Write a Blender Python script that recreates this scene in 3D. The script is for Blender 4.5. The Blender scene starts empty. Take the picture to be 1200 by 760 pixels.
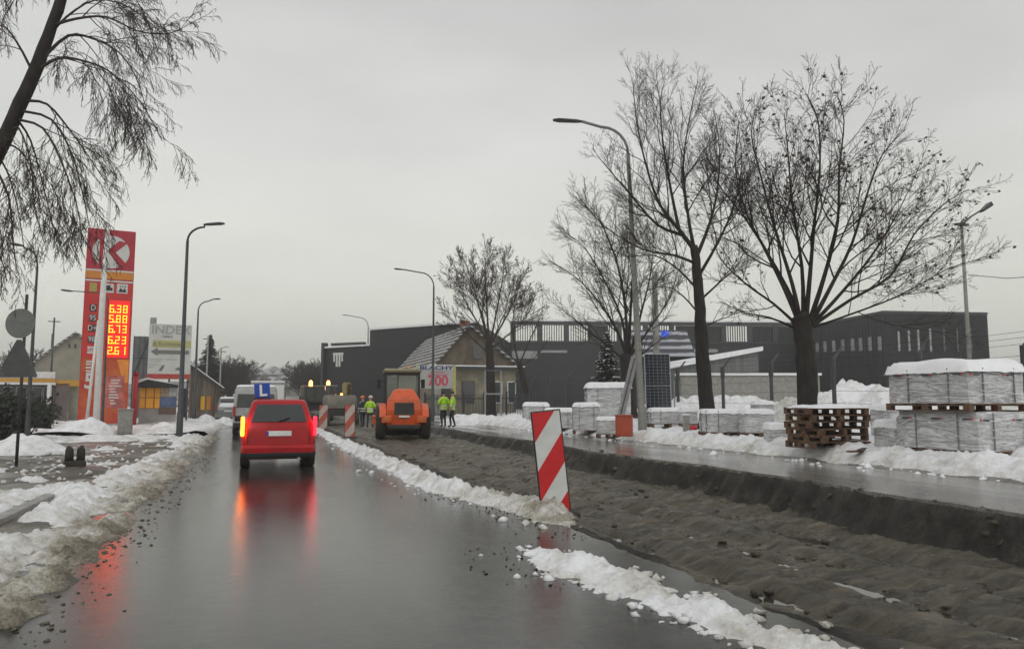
import bpy, bmesh, math, random
from mathutils import Vector, Matrix, noise
random.seed(7)
R = math.radians
PI = math.pi
# ------------------------------------------------------------------ camera, world, sun, exposure
scene = bpy.context.scene
COL = scene.collection
CH = 1.45                       # camera height
AZ = math.atan(300/900*math.cos(math.atan(0.1)))
PT = math.atan(0.1)
cam = bpy.data.cameras.new('camera'); cam.lens = 27; cam.sensor_width = 36; cam.clip_start = .1; cam.clip_end = 4000
camo = bpy.data.objects.new('camera', cam); COL.objects.link(camo)
camo.location = (0, 0, CH); camo.rotation_euler = (PI/2+PT, 0, -AZ)
scene.camera = camo

world = bpy.data.worlds.new('World'); scene.world = world; world.use_nodes = True
nt = world.node_tree; N = nt.nodes; L = nt.links
for n in list(N): N.remove(n)
out = N.new('ShaderNodeOutputWorld'); bg = N.new('ShaderNodeBackground'); bg.inputs[1].default_value = .1
sky = N.new('ShaderNodeTexSky'); sky.sky_type = 'NISHITA'; sky.sun_disc = False
sky.sun_elevation = R(38); sky.sun_rotation = R(150); sky.dust_density = 6; sky.air_density = 1.5
hs = N.new('ShaderNodeHueSaturation'); hs.inputs['Saturation'].default_value = .12
L.new(sky.outputs[0], hs.inputs['Color'])
tc = N.new('ShaderNodeTexCoord'); sp = N.new('ShaderNodeSeparateXYZ'); L.new(tc.outputs['Generated'], sp.inputs[0])
ramp = N.new('ShaderNodeValToRGB'); L.new(sp.outputs[2], ramp.inputs[0])
e = ramp.color_ramp.elements
e[0].position = 0; e[0].color = (.655, .66, .575, 1)
e[1].position = 1; e[1].color = (.62, .62, .63, 1)
for p, c in ((.12, (.645, .65, .585, 1)), (.30, (.56, .565, .545, 1)), (.48, (.47, .475, .47, 1))):
    k = e.new(p); k.color = c
nz = N.new('ShaderNodeTexNoise'); nz.inputs['Scale'].default_value = 2.2; nz.inputs['Detail'].default_value = 7
mp = N.new('ShaderNodeMapping'); mp.inputs['Scale'].default_value = (1, 1, 3); L.new(tc.outputs['Generated'], mp.inputs[0]); L.new(mp.outputs[0], nz.inputs['Vector'])
mr = N.new('ShaderNodeMapRange'); mr.inputs[1].default_value = .3; mr.inputs[2].default_value = .7; mr.inputs[3].default_value = 12.6; mr.inputs[4].default_value = 15.6
L.new(nz.outputs[0], mr.inputs[0])
vm = N.new('ShaderNodeVectorMath'); vm.operation = 'SCALE'; L.new(ramp.outputs[0], vm.inputs[0]); L.new(mr.outputs[0], vm.inputs['Scale'])
mx = N.new('ShaderNodeMix'); mx.data_type = 'RGBA'; mx.inputs[0].default_value = .92
L.new(hs.outputs[0], mx.inputs[6]); L.new(vm.outputs[0], mx.inputs[7]); L.new(mx.outputs[2], bg.inputs[0]); L.new(bg.outputs[0], out.inputs[0])

sun = bpy.data.lights.new('sun', 'SUN'); sun.energy = .6; sun.angle = R(25); sun.color = (1, .97, .92)
suno = bpy.data.objects.new('sun', sun); COL.objects.link(suno); suno.rotation_euler = (R(52), 0, R(-30))
vs = scene.view_settings
vs.view_transform = 'Standard'; vs.look = 'None'; vs.gamma = 1; vs.use_curve_mapping = False; vs.exposure = 0

# ------------------------------------------------------------------ helpers
ca, sa, cp, spt = math.cos(AZ), math.sin(AZ), math.cos(PT), math.sin(PT)
FW = Vector((sa*cp, ca*cp, spt)); RT = Vector((ca, -sa, 0)); UP = Vector((-sa*spt, -ca*spt, cp)); CO = Vector((0, 0, CH))
def ray(px, py): return FW + RT*((px-600)/900) - UP*((py-380)/900)
def XY(px, D, py=470):
    d = ray(px, py); t = D/(d.x*sa+d.y*ca); return CO+d*t
def ZA(x, y, py):
    D = x*sa+y*ca; v = -(py-380)/900
    return CH + D*(v*cp+spt)/(cp-v*spt)
def fdist(x, y): return x*sa+y*ca
def P3(px, py, D): return XY(px, D, py)

def ss(a, b, x):
    t = max(0, min(1, (x-a)/(b-a))); return t*t*(3-2*t)
def lerp(a, b, t): return a+(b-a)*t
def fr(x, y, s=1, o=4, z=0): return noise.fractal(Vector((x*s, y*s, z)), 1.0, 2.0, o)

def chunk(x, y, s, z=0):
    d = noise.voronoi(Vector((x*s, y*s, z)))[0]
    return max(0, .55-d[0])

def redge(y): return 8.62 + .16*math.sin(y*.55+1) + .06*math.sin(y*1.9) + .10*noise.fractal(Vector((0, y*.9, 4)), 1, 2, 4)
def trench_depth(y): return lerp(.34, .14, ss(16, 32, y))
def terrain(x, y):
    # lane, trench, path, verge
    z = 0.0
    if 3.3 < x:
        e0 = 3.55 + .16*math.sin(y*.8) + .1*math.sin(y*2.1)
        f = trench_depth(y)
        r0 = redge(y)
        if x < r0: z = -f*ss(e0, e0+.75, x)
        if x > r0-.55: z = lerp(-f, .15, ss(r0-.5, r0-.02, x))
        if x > 11.2: z = .15 + .20*ss(11.2, 12.2, x) + .25*ss(12, 15, x) + .1*ss(15, 20, x) + .35*ss(22, 45, x)
        k = ss(46, 60, y)
        z = z*(1-k) + k*(.1*ss(3, 12, x)+.3*ss(12, 30, x))
    elif x < -1.2:
        z = .08*ss(-1.9, -2.3, x) + .25*ss(-6, -20, x)
    return z
def place(px, py):
    d = ray(px, py); t = 2.0
    while t < 900:
        p = CO+d*t
        if p.z <= terrain(p.x, p.y): return Vector((p.x, p.y, terrain(p.x, p.y)))
        t += .03
    return p

MATS = {}
def nodes_mat(name):
    m = bpy.data.materials.new(name); m.use_nodes = True
    return m, m.node_tree.nodes, m.node_tree.links, m.node_tree.nodes['Principled BSDF']
def mat(name, col, rough=.6, var=.25, scale=6, bump=0, bscale=30, metal=0, col2=None, spec=.5, emit=None, es=0, coat=0, alpha=1, stretch=(1,1,1), thr=(.35,.65), rvar=0, coords='Object', trans=0, tweak=None):
    if name in MATS: return MATS[name]
    m, n, l, b = nodes_mat(name)
    b.inputs['Roughness'].default_value = rough; b.inputs['Metallic'].default_value = metal
    b.inputs['Specular IOR Level'].default_value = spec; b.inputs['Coat Weight'].default_value = coat
    b.inputs['Transmission Weight'].default_value = trans; b.inputs['Alpha'].default_value = alpha
    t = n.new('ShaderNodeTexCoord'); mpn = n.new('ShaderNodeMapping'); mpn.inputs['Scale'].default_value = stretch
    l.new(t.outputs[coords], mpn.inputs[0])
    z = n.new('ShaderNodeTexNoise'); z.inputs['Scale'].default_value = scale; z.inputs['Detail'].default_value = 8; z.inputs['Roughness'].default_value = .65
    l.new(mpn.outputs[0], z.inputs['Vector'])
    r = n.new('ShaderNodeValToRGB'); l.new(z.outputs[0], r.inputs[0])
    c2 = col2 if col2 else tuple(c*(1-var) for c in col)
    c1 = col if col2 else tuple(min(1, c*(1+var*.6)) for c in col)
    r.color_ramp.elements[0].position = thr[0]; r.color_ramp.elements[1].position = thr[1]
    r.color_ramp.elements[0].color = (*c2, 1); r.color_ramp.elements[1].color = (*c1, 1)
    l.new(r.outputs[0], b.inputs['Base Color'])
    if rvar:
        q = n.new('ShaderNodeMapRange'); q.inputs[1].default_value = .35; q.inputs[2].default_value = .65
        q.inputs[3].default_value = max(.02, rough-rvar); q.inputs[4].default_value = min(1, rough+rvar)
        l.new(z.outputs[0], q.inputs[0]); l.new(q.outputs[0], b.inputs['Roughness'])
    if bump:
        z2 = n.new('ShaderNodeTexNoise'); z2.inputs['Scale'].default_value = bscale; z2.inputs['Detail'].default_value = 6
        l.new(mpn.outputs[0], z2.inputs['Vector'])
        bu = n.new('ShaderNodeBump'); bu.inputs['Strength'].default_value = bump; bu.inputs['Distance'].default_value = .02
        l.new(z2.outputs[0], bu.inputs['Height']); l.new(bu.outputs[0], b.inputs['Normal'])
    if emit:
        b.inputs['Emission Color'].default_value = (*emit, 1); b.inputs['Emission Strength'].default_value = es
    MATS[name] = m
    return m

class MB:
    def __init__(s): s.v = []; s.f = []; s.mi = []; s.M = Matrix(); s.m = 0
    def add(s, vs, fs):
        o = len(s.v); s.v += [tuple(s.M @ Vector(v)) for v in vs]
        for f in fs: s.f.append(tuple(i+o for i in f)); s.mi.append(s.m)
        return s
    def box(s, x0, x1, y0, y1, z0, z1):
        return s.add([(x0,y0,z0),(x1,y0,z0),(x1,y1,z0),(x0,y1,z0),(x0,y0,z1),(x1,y0,z1),(x1,y1,z1),(x0,y1,z1)],
              [(0,3,2,1),(4,5,6,7),(0,1,5,4),(1,2,6,5),(2,3,7,6),(3,0,4,7)])
    def tube(s, pts, rad, n=6, cap=True):
        pts = [Vector(p) for p in pts]
        if not isinstance(rad, (list, tuple)): rad = [rad]*len(pts)
        vs = []; k = len(pts)
        prev = None
        for i in range(k):
            d = (pts[min(i+1, k-1)]-pts[max(i-1, 0)])
            if d.length < 1e-9: d = Vector((0,0,1))
            d.normalize()
            if prev is None:
                a = d.cross(Vector((0,0,1)) if abs(d.z) < .9 else Vector((1,0,0))).normalized()
            else:
                a = (prev - d*prev.dot(d)).normalized()
            prev = a; b = d.cross(a)
            for j in range(n):
                t = 2*PI*j/n; vs.append(tuple(pts[i]+(a*math.cos(t)+b*math.sin(t))*rad[i]))
        fs = [(i*n+j, i*n+(j+1)%n, (i+1)*n+(j+1)%n, (i+1)*n+j) for i in range(k-1) for j in range(n)]
        if cap: fs += [tuple(range(n-1, -1, -1)), tuple((k-1)*n+j for j in range(n))]
        return s.add(vs, fs)
    def prism(s, poly, y0, y1, axis='y'):
        n = len(poly)
        if axis == 'y': vs = [(x, y0, z) for x, z in poly]+[(x, y1, z) for x, z in poly]
        elif axis == 'x': vs = [(y0, x, z) for x, z in poly]+[(y1, x, z) for x, z in poly]
        else: vs = [(x, z, y0) for x, z in poly]+[(x, z, y1) for x, z in poly]
        fs = [tuple(range(n)), tuple(range(2*n-1, n-1, -1))]+[(i, (i+1)%n, (i+1)%n+n, i+n) for i in range(n)]
        return s.add(vs, fs)
    def loft(s, rings, cap=True):
        n = len(rings[0]); vs = [p for r in rings for p in r]
        fs = [(i*n+j, i*n+(j+1)%n, (i+1)*n+(j+1)%n, (i+1)*n+j) for i in range(len(rings)-1) for j in range(n)]
        if cap: fs += [tuple(range(n-1, -1, -1)), tuple((len(rings)-1)*n+j for j in range(n))]
        return s.add(vs, fs)
    def quad(s, a, b, c, d, t=.02):
        a, b, c, d = map(Vector, (a, b, c, d)); nn = (b-a).cross(d-a).normalized()*t
        return s.add([a, b, c, d, a-nn, b-nn, c-nn, d-nn], [(0,1,2,3),(7,6,5,4),(0,4,5,1),(1,5,6,2),(2,6,7,3),(3,7,4,0)])
    def lump(s, c, r, seed=0, flat=.7, sub=1, rough=.35):
        bm = bmesh.new(); bmesh.ops.create_icosphere(bm, subdivisions=sub, radius=1)
        vs = []
        for v in bm.verts:
            k = 1+rough*noise.noise(v.co*1.7+Vector((seed*3.1, seed*1.7, 0)))*1.6
            vs.append((c[0]+v.co.x*r*k, c[1]+v.co.y*r*k, c[2]+v.co.z*r*k*flat))
        fs = [tuple(v.index for v in f.verts) for f in bm.faces]; bm.free()
        return s.add(vs, fs)
    def build(s, name, m, parent=None, bevel=0, smooth=False, loc=None, auto=None):
        me = bpy.data.meshes.new(name); me.from_pydata(s.v, [], s.f); me.update()
        ms = m if isinstance(m, (list, tuple)) else [m]
        for q in ms: me.materials.append(q)
        if len(ms) > 1: me.polygons.foreach_set('material_index', s.mi)
        bm = bmesh.new(); bm.from_mesh(me); bmesh.ops.recalc_face_normals(bm, faces=bm.faces); bm.to_mesh(me); bm.free()
        if smooth: me.polygons.foreach_set('use_smooth', [True]*len(me.polygons))
        o = bpy.data.objects.new(name, me); COL.objects.link(o)
        if loc is not None: o.location = loc
        if parent: o.parent = parent
        if bevel:
            b = o.modifiers.new('b', 'BEVEL'); b.width = bevel; b.segments = 2; b.limit_method = 'ANGLE'; b.angle_limit = R(35)
        if auto is not None:
            me.polygons.foreach_set('use_smooth', [True]*len(me.polygons)); me.set_sharp_from_angle(angle=R(auto))
        return o
def tag(o, label=None, cat=None, group=None, kind=None):
    if label: o['label'] = label
    if cat: o['category'] = cat
    if group: o['group'] = group
    if kind: o['kind'] = kind
    return o
def thing(name, label, cat, loc=(0,0,0), rz=0, group=None):
    o = bpy.data.objects.new(name, None); COL.objects.link(o); o.location = loc; o.rotation_euler = (0, 0, rz); o.empty_display_size = .2
    return tag(o, label, cat, group)
def copy_tree(o, parent=None):
    c = o.copy(); COL.objects.link(c)
    if parent: c.parent = parent
    for ch in list(o.children): copy_tree(ch, c)
    return c
def text(name, s, size, m, parent, loc, rot=(PI/2, 0, 0), ext=.01, align='CENTER', sx=1, bold=0):
    cu = bpy.data.curves.new(name, 'FONT'); cu.body = s; cu.size = size; cu.extrude = ext; cu.align_x = align; cu.align_y = 'CENTER'; cu.offset = bold
    t = bpy.data.objects.new(name, cu); COL.objects.link(t)
    dg = bpy.context.evaluated_depsgraph_get()
    me = bpy.data.meshes.new_from_object(t.evaluated_get(dg)); me.name = name; COL.objects.unlink(t); bpy.data.objects.remove(t)
    me.materials.clear(); me.materials.append(m)
    o = bpy.data.objects.new(name, me); COL.objects.link(o); o.parent = parent; o.location = loc; o.rotation_euler = rot; o.scale = (sx, 1, 1)
    return o
def grid(name, xs, ys, zf, m, smooth=True, kind='structure', label=None, cut=None):
    nx, ny = len(xs), len(ys); vs = []; keep = []
    for y in ys:
        for x in xs:
            z = zf(x, y); vs.append((x, y, z)); keep.append(cut is None or z > terrain(x, y)-cut)
    fs = []
    for j in range(ny-1):
        for i in range(nx-1):
            a = j*nx+i; q = (a, a+1, a+nx+1, a+nx)
            if any(keep[k] for k in q): fs.append(q)
    me = bpy.data.meshes.new(name); me.from_pydata(vs, [], fs); me.update(); me.materials.append(m)
    if smooth: me.polygons.foreach_set('use_smooth', [True]*len(me.polygons))
    o = bpy.data.objects.new(name, me); COL.objects.link(o); tag(o, label=label, kind=kind); return o
def fr_range(a, b, st):
    n = max(1, round((b-a)/st)); return [a+(b-a)*i/n for i in range(n+1)]
def geo(a, b, s0, k):
    o = [a]; s = s0
    while o[-1] < b: o.append(o[-1]+s); s *= k
    return o

# ------------------------------------------------------------------ materials
def ground_shader(name, stops, rough0, rough1, scale=1.2, bump=.4, bscale=18, bdist=.03, stretch=(1,1,1), spec=.5, puddle=None):
    m, n, l, b = nodes_mat(name)
    t = n.new('ShaderNodeTexCoord'); q = n.new('ShaderNodeMapping'); q.inputs['Scale'].default_value = stretch; l.new(t.outputs['Object'], q.inputs[0])
    z = n.new('ShaderNodeTexNoise'); z.inputs['Scale'].default_value = scale; z.inputs['Detail'].default_value = 10; z.inputs['Roughness'].default_value = .7; l.new(q.outputs[0], z.inputs['Vector'])
    z2 = n.new('ShaderNodeTexNoise'); z2.inputs['Scale'].default_value = bscale; z2.inputs['Detail'].default_value = 8; z2.inputs['Roughness'].default_value = .7; l.new(q.outputs[0], z2.inputs['Vector'])
    r = n.new('ShaderNodeValToRGB'); l.new(z.outputs[0], r.inputs[0]); el = r.color_ramp.elements
    el[0].position, el[0].color = stops[0][0], (*stops[0][1], 1); el[1].position, el[1].color = stops[-1][0], (*stops[-1][1], 1)
    for p, c in stops[1:-1]: k = el.new(p); k.color = (*c, 1)
    mxx = n.new('ShaderNodeMix'); mxx.data_type = 'RGBA'; mxx.blend_type = 'MULTIPLY'; mxx.inputs[0].default_value = .6
    r2 = n.new('ShaderNodeValToRGB'); r2.color_ramp.elements[0].position = .35; r2.color_ramp.elements[1].position = .6; r2.color_ramp.elements[0].color = (.45, .45, .45, 1)
    l.new(z2.outputs[0], r2.inputs[0]); l.new(r.outputs[0], mxx.inputs[6]); l.new(r2.outputs[0], mxx.inputs[7]); l.new(mxx.outputs[2], b.inputs['Base Color'])
    p = n.new('ShaderNodeMapRange'); p.inputs[1].default_value = .38; p.inputs[2].default_value = .6; p.inputs[3].default_value = rough0; p.inputs[4].default_value = rough1
    z3 = n.new('ShaderNodeTexNoise'); z3.inputs['Scale'].default_value = scale*.6; z3.inputs['Detail'].default_value = 5; l.new(q.outputs[0], z3.inputs['Vector'])
    l.new(z3.outputs[0], p.inputs[0]); l.new(p.outputs[0], b.inputs['Roughness'])
    bu = n.new('ShaderNodeBump'); bu.inputs['Strength'].default_value = bump; bu.inputs['Distance'].default_value = bdist
    l.new(z2.outputs[0], bu.inputs['Height']); l.new(bu.outputs[0], b.inputs['Normal']); b.inputs['Specular IOR Level'].default_value = spec
    MATS[name] = m; return m
def road_shader(name, c=.035, edge=True):
    m, n, l, b = nodes_mat(name)
    t = n.new('ShaderNodeTexCoord'); s = n.new('ShaderNodeSeparateXYZ'); l.new(t.outputs['Object'], s.inputs[0])
    z = n.new('ShaderNodeTexNoise'); z.inputs['Scale'].default_value = .5; z.inputs['Detail'].default_value = 6
    q = n.new('ShaderNodeMapping'); q.inputs['Scale'].default_value = (2.2, .35, 1); l.new(t.outputs['Object'], q.inputs[0]); l.new(q.outputs[0], z.inputs['Vector'])
    g = n.new('ShaderNodeTexNoise'); g.inputs['Scale'].default_value = 60; g.inputs['Detail'].default_value = 6; l.new(t.outputs['Object'], g.inputs['Vector'])
    g2 = n.new('ShaderNodeTexNoise'); g2.inputs['Scale'].default_value = 5; g2.inputs['Detail'].default_value = 8; g2.inputs['Roughness'].default_value = .75; l.new(t.outputs['Object'], g2.inputs['Vector'])
    r = n.new('ShaderNodeValToRGB'); r.color_ramp.elements[0].position = .35; r.color_ramp.elements[1].position = .7
    r.color_ramp.elements[0].color = (c*.7, c*.7, c*.7, 1); r.color_ramp.elements[1].color = (c*1.9, c*1.85, c*1.75, 1)
    l.new(g.outputs[0], r.inputs[0])
    # worn pale grit patches and dark tar
    r3 = n.new('ShaderNodeValToRGB'); r3.color_ramp.elements[0].position = .3; r3.color_ramp.elements[1].position = .75
    r3.color_ramp.elements[0].color = (.35, .35, .35, 1); r3.color_ramp.elements[1].color = (2.6, 2.5, 2.3, 1); l.new(g2.outputs[0], r3.inputs[0])
    mm = n.new('ShaderNodeMix'); mm.data_type = 'RGBA'; mm.blend_type = 'MULTIPLY'; mm.inputs[0].default_value = 1
    l.new(r.outputs[0], mm.inputs[6]); l.new(r3.outputs[0], mm.inputs[7])
    vo = n.new('ShaderNodeTexVoronoi'); vo.feature = 'DISTANCE_TO_EDGE'; vo.inputs['Scale'].default_value = .55
    dm = n.new('ShaderNodeVectorMath'); dm.operation = 'MULTIPLY_ADD'; dm.inputs[1].default_value = (.5, .5, .5); l.new(g2.outputs[1], dm.inputs[0]); l.new(t.outputs['Object'], dm.inputs[2]); l.new(dm.outputs[0], vo.inputs['Vector'])
    vr = n.new('ShaderNodeMapRange'); vr.inputs[1].default_value = .003; vr.inputs[2].default_value = .012; vr.inputs[3].default_value = .92; vr.inputs[4].default_value = 1; l.new(vo.outputs['Distance'], vr.inputs[0])
    wn = n.new('ShaderNodeTexNoise'); wn.inputs['Scale'].default_value = .9; wn.inputs['Detail'].default_value = 3; l.new(t.outputs['Object'], wn.inputs['Vector'])
    wr_ = n.new('ShaderNodeMapRange'); wr_.inputs[1].default_value = .52; wr_.inputs[2].default_value = .56; l.new(wn.outputs[0], wr_.inputs[0])
    cm = n.new('ShaderNodeMix'); cm.data_type = 'FLOAT'; cm.inputs[2].default_value = 1; l.new(wr_.outputs[0], cm.inputs[0]); l.new(vr.outputs[0], cm.inputs[3])
    cs = n.new('ShaderNodeVectorMath'); cs.operation = 'SCALE'; l.new(mm.outputs[2], cs.inputs[0]); l.new(cm.outputs[0], cs.inputs['Scale']); l.new(cs.outputs[0], b.inputs['Base Color'])
    p = n.new('ShaderNodeMapRange'); p.inputs[1].default_value = .35; p.inputs[2].default_value = .65; p.inputs[3].default_value = .02; p.inputs[4].default_value = .19
    l.new(z.outputs[0], p.inputs[0])
    a = n.new('ShaderNodeMath'); a.operation = 'MULTIPLY_ADD'; a.inputs[1].default_value = .22; l.new(g2.outputs[0], a.inputs[0]); l.new(p.outputs[0], a.inputs[2])
    a2 = n.new('ShaderNodeMath'); a2.operation = 'SUBTRACT'; a2.inputs[1].default_value = .09; l.new(a.outputs[0], a2.inputs[0])
    l.new(a2.outputs[0], b.inputs['Roughness'])
    bu = n.new('ShaderNodeBump'); bu.inputs['Strength'].default_value = .2; bu.inputs['Distance'].default_value = .003; l.new(g.outputs[0], bu.inputs['Height'])
    bu2 = n.new('ShaderNodeBump'); bu2.inputs['Strength'].default_value = .15; bu2.inputs['Distance'].default_value = .02; l.new(g2.outputs[0], bu2.inputs['Height']); l.new(bu.outputs[0], bu2.inputs['Normal'])
    bu3 = n.new('ShaderNodeBump'); bu3.inputs['Strength'].default_value = .1; bu3.inputs['Distance'].default_value = .001; l.new(cm.outputs[0], bu3.inputs['Height']); l.new(bu2.outputs[0], bu3.inputs['Normal'])
    l.new(bu3.outputs[0], b.inputs['Normal']); b.inputs['Specular IOR Level'].default_value = .5; b.inputs['IOR'].default_value = 1.4
    MATS[name] = m; return m
def snow_shader(name, x0, x1, dirt=(.11, .095, .07), white=(.80, .81, .83), base=.38, bump=.6):
    # dirt amount rises from world x = x0 (clean) to x1 (dirty), broken by noise
    m, n, l, b = nodes_mat(name)
    t = n.new('ShaderNodeTexCoord'); s = n.new('ShaderNodeSeparateXYZ'); l.new(t.outputs['Object'], s.inputs[0])
    mr = n.new('ShaderNodeMapRange'); mr.inputs[1].default_value = x0; mr.inputs[2].default_value = x1; mr.inputs[3].default_value = 0; mr.inputs[4].default_value = .42; l.new(s.outputs[0], mr.inputs[0])
    z = n.new('ShaderNodeTexNoise'); z.inputs['Scale'].default_value = 2.3; z.inputs['Detail'].default_value = 12; z.inputs['Roughness'].default_value = .75; l.new(t.outputs['Object'], z.inputs['Vector'])
    a = n.new('ShaderNodeMath'); a.operation = 'ADD'; l.new(z.outputs[0], a.inputs[0]); l.new(mr.outputs[0], a.inputs[1])
    r = n.new('ShaderNodeValToRGB'); l.new(a.outputs[0], r.inputs[0]); el = r.color_ramp.elements
    el[0].position = base+.1; el[0].color = (*white, 1); el[1].position = base+.52; el[1].color = (*dirt, 1)
    k = el.new(base+.24); k.color = (white[0]*.72, white[1]*.7, white[2]*.64, 1)
    k = el.new(base+.38); k.color = (.28, .25, .19, 1)
    gz = n.new('ShaderNodeTexNoise'); gz.inputs['Scale'].default_value = 45; gz.inputs['Detail'].default_value = 6; gz.inputs['Roughness'].default_value = .8; l.new(t.outputs['Object'], gz.inputs['Vector'])
    ga = n.new('ShaderNodeMath'); ga.operation = 'MULTIPLY_ADD'; ga.inputs[1].default_value = .55; l.new(mr.outputs[0], ga.inputs[0]); l.new(gz.outputs[0], ga.inputs[2])
    gr = n.new('ShaderNodeValToRGB'); gr.color_ramp.elements[0].position = .60; gr.color_ramp.elements[1].position = .72; gr.color_ramp.elements[0].color = (1, 1, 1, 1); gr.color_ramp.elements[1].color = (.5, .46, .4, 1); l.new(ga.outputs[0], gr.inputs[0])
    gm = n.new('ShaderNodeMix'); gm.data_type = 'RGBA'; gm.blend_type = 'MULTIPLY'; gm.inputs[0].default_value = 1; l.new(r.outputs[0], gm.inputs[6]); l.new(gr.outputs[0], gm.inputs[7])
    l.new(gm.outputs[2], b.inputs['Base Color']); b.inputs['Roughness'].default_value = .5
    z2 = n.new('ShaderNodeTexNoise'); z2.inputs['Scale'].default_value = 22; z2.inputs['Detail'].default_value = 8; z2.inputs['Roughness'].default_value = .65; l.new(t.outputs['Object'], z2.inputs['Vector'])
    bu = n.new('ShaderNodeBump'); bu.inputs['Strength'].default_value = bump; bu.inputs['Distance'].default_value = .04; l.new(z2.outputs[0], bu.inputs['Height']); l.new(bu.outputs[0], b.inputs['Normal'])
    MATS[name] = m; return m

M_ground = ground_shader('ground_soil', [(.35, (.05, .042, .03)), (.5, (.11, .095, .07)), (.62, (.3, .29, .26)), (.72, (.6, .6, .6))], .35, .8, .8, .5, 14)
M_mud = ground_shader('wet_mud', [(.3, (.024, .020, .013)), (.43, (.075, .063, .040)), (.55, (.145, .124, .083)), (.7, (.28, .24, .175))], .12, .6, 2.3, 1, 30, .06, (.55, 2.4, 1))
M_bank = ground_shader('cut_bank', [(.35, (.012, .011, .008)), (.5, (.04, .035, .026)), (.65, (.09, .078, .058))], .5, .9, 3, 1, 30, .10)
M_road = road_shader('wet_asphalt', .021)
M_path = road_shader('wet_path_asphalt', .085)
M_snow = snow_shader('snow', 500, 600)
M_snowV = snow_shader('verge_snow', 12.2, 9.6, base=.42)
M_snowL = snow_shader('left_snow', -2.3, -.9, dirt=(.085, .07, .045), base=.33)
M_snowR = snow_shader('ridge_snow', 2.7, 4.8, base=.36)
M_snowF = snow_shader('field_snow', 500, 600, base=.26)
M_cap = mat('snow_cap', (.82, .83, .85), .6, .08, 4, .4, 12)
M_bark = mat('bark', (.024, .019, .016), .9, .5, 9, .8, 40, stretch=(1,1,.3))
M_twig = mat('twig', (.024, .018, .015), .9, .4, 3)
M_twigL = mat('twig_brown', (.045, .032, .026), .9, .4, 3)
M_leaf = mat('dead_leaf', (.085, .045, .028), .8, .4, 20)
M_steel = mat('galvanised_steel', (.30, .31, .31), .45, .2, 8, metal=.5)
M_dsteel = mat('dark_steel', (.055, .06, .062), .45, .3, 8, metal=.3)
M_black = mat('black_plastic', (.015, .015, .016), .5, .3, 10)
M_rubber = mat('rubber', (.05, .042, .032), .85, .4, 5, .5, 40, col2=(.018, .017, .016))
M_glass = mat('dark_glass', (.02, .025, .027), .06, .2, 3, spec=.7)
M_glassg = mat('cab_glass', (.10, .13, .11), .08, .3, 3, spec=.7)
M_red = mat('car_red', (.36, .004, .008), .3, .18, 3, spec=.35)
M_white = mat('white_paint', (.7, .7, .68), .4, .12, 5)
M_conc = mat('concrete', (.30, .29, .27), .85, .25, 5, .3, 40)
M_orange = mat('machine_orange', (.66, .09, .01), .4, .18, 3, coat=.15, col2=(.30, .075, .025), thr=(.28, .5))
M_hiv = mat('hi_vis', (.42, .72, .02), .6, .2, 12, .4, 25)
M_hio = mat('hi_vis_orange', (.8, .16, .02), .6, .2, 12)
M_refl = mat('reflective_tape', (.6, .62, .6), .3, .1, 20)
M_skin = mat('skin', (.45, .26, .18), .55, .1, 20)
M_trous = mat('work_trousers', (.018, .022, .03), .85, .3, 16, .4, 25)
M_boot = mat('boots', (.03, .022, .015), .7, .3, 16)
M_yel = mat('yellow_paint', (.75, .42, .02), .45, .12, 6)
M_wood = mat('pallet_wood', (.13, .072, .042), .8, .45, 2.5, .4, 30, stretch=(1,4,4))
M_woodd = mat('old_wood', (.10, .065, .042), .85, .45, 6, .4, 30)
M_rim = mat('rim', (.35, .36, .37), .35, .15, 10, metal=.7)

# ------------------------------------------------------------------ ground, road, path
xs = [-900, -500, -250, -120, -60] + fr_range(-30, -8, 2) + fr_range(-7.5, -1, .25) + [0, 1, 2, 3] + fr_range(3.2, 12.4, .1) + fr_range(12.8, 30, .6) + [35, 45, 60, 90, 150, 300, 600, 900]
ys = [-40, -20, -8, -3] + fr_range(-1, 30, .25) + fr_range(31, 62, 1) + geo(66, 950, 5, 1.2)
grid('ground', xs, ys, lambda x, y: terrain(x, y)-.02 - (.05 if -1.6 < x < 3.4 else (.14 if 3.9 < x < 8.9 and y < 62 else 0)), M_ground)
def road_edge_l(y): return -1.75
MBr = MB()
def strip(name, ys, left, right, zf, m, n=8, skirt=(0, 0)):
    vs = []; fs = []; cols = n+1+2
    for y in ys:
        a, b_ = left(y), right(y)
        for i in range(cols):
            u = min(1, max(0, (i-1)/n)); x = lerp(a, b_, u); z = zf(x, y)
            if i == 0: x -= .015; z -= skirt[0]
            if i == cols-1: x += .015; z -= skirt[1]
            vs.append((x, y, z))
    for j in range(len(ys)-1):
        for i in range(cols-1): a = j*cols+i; fs.append((a, a+1, a+cols+1, a+cols))
    me = bpy.data.meshes.new(name); me.from_pydata(vs, [], fs); me.materials.append(m)
    o = bpy.data.objects.new(name, me); COL.objects.link(o); o['kind'] = 'structure'; return o
strip('road', fr_range(-12, 2, 1)+fr_range(2.08, 30, .08)+fr_range(31, 60, 1)+[90, 140, 220, 330], lambda y: -1.9, lambda y: 3.47+(.11*fr(0, y, 1.4, 5, 12)+.05*fr(0, y, 7, 3, 2) if y < 60 else 0), lambda x, y: 0.0, M_road, 6, (.05, .12))
grid('far_road', [3.451, 5, 6.6], [62, 90, 140, 220, 330], lambda x, y: terrain(x, y)+.006, M_road, smooth=False)
def path_z(x, y): return terrain(x, y)+.004 if x > 8.6 else .154
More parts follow.
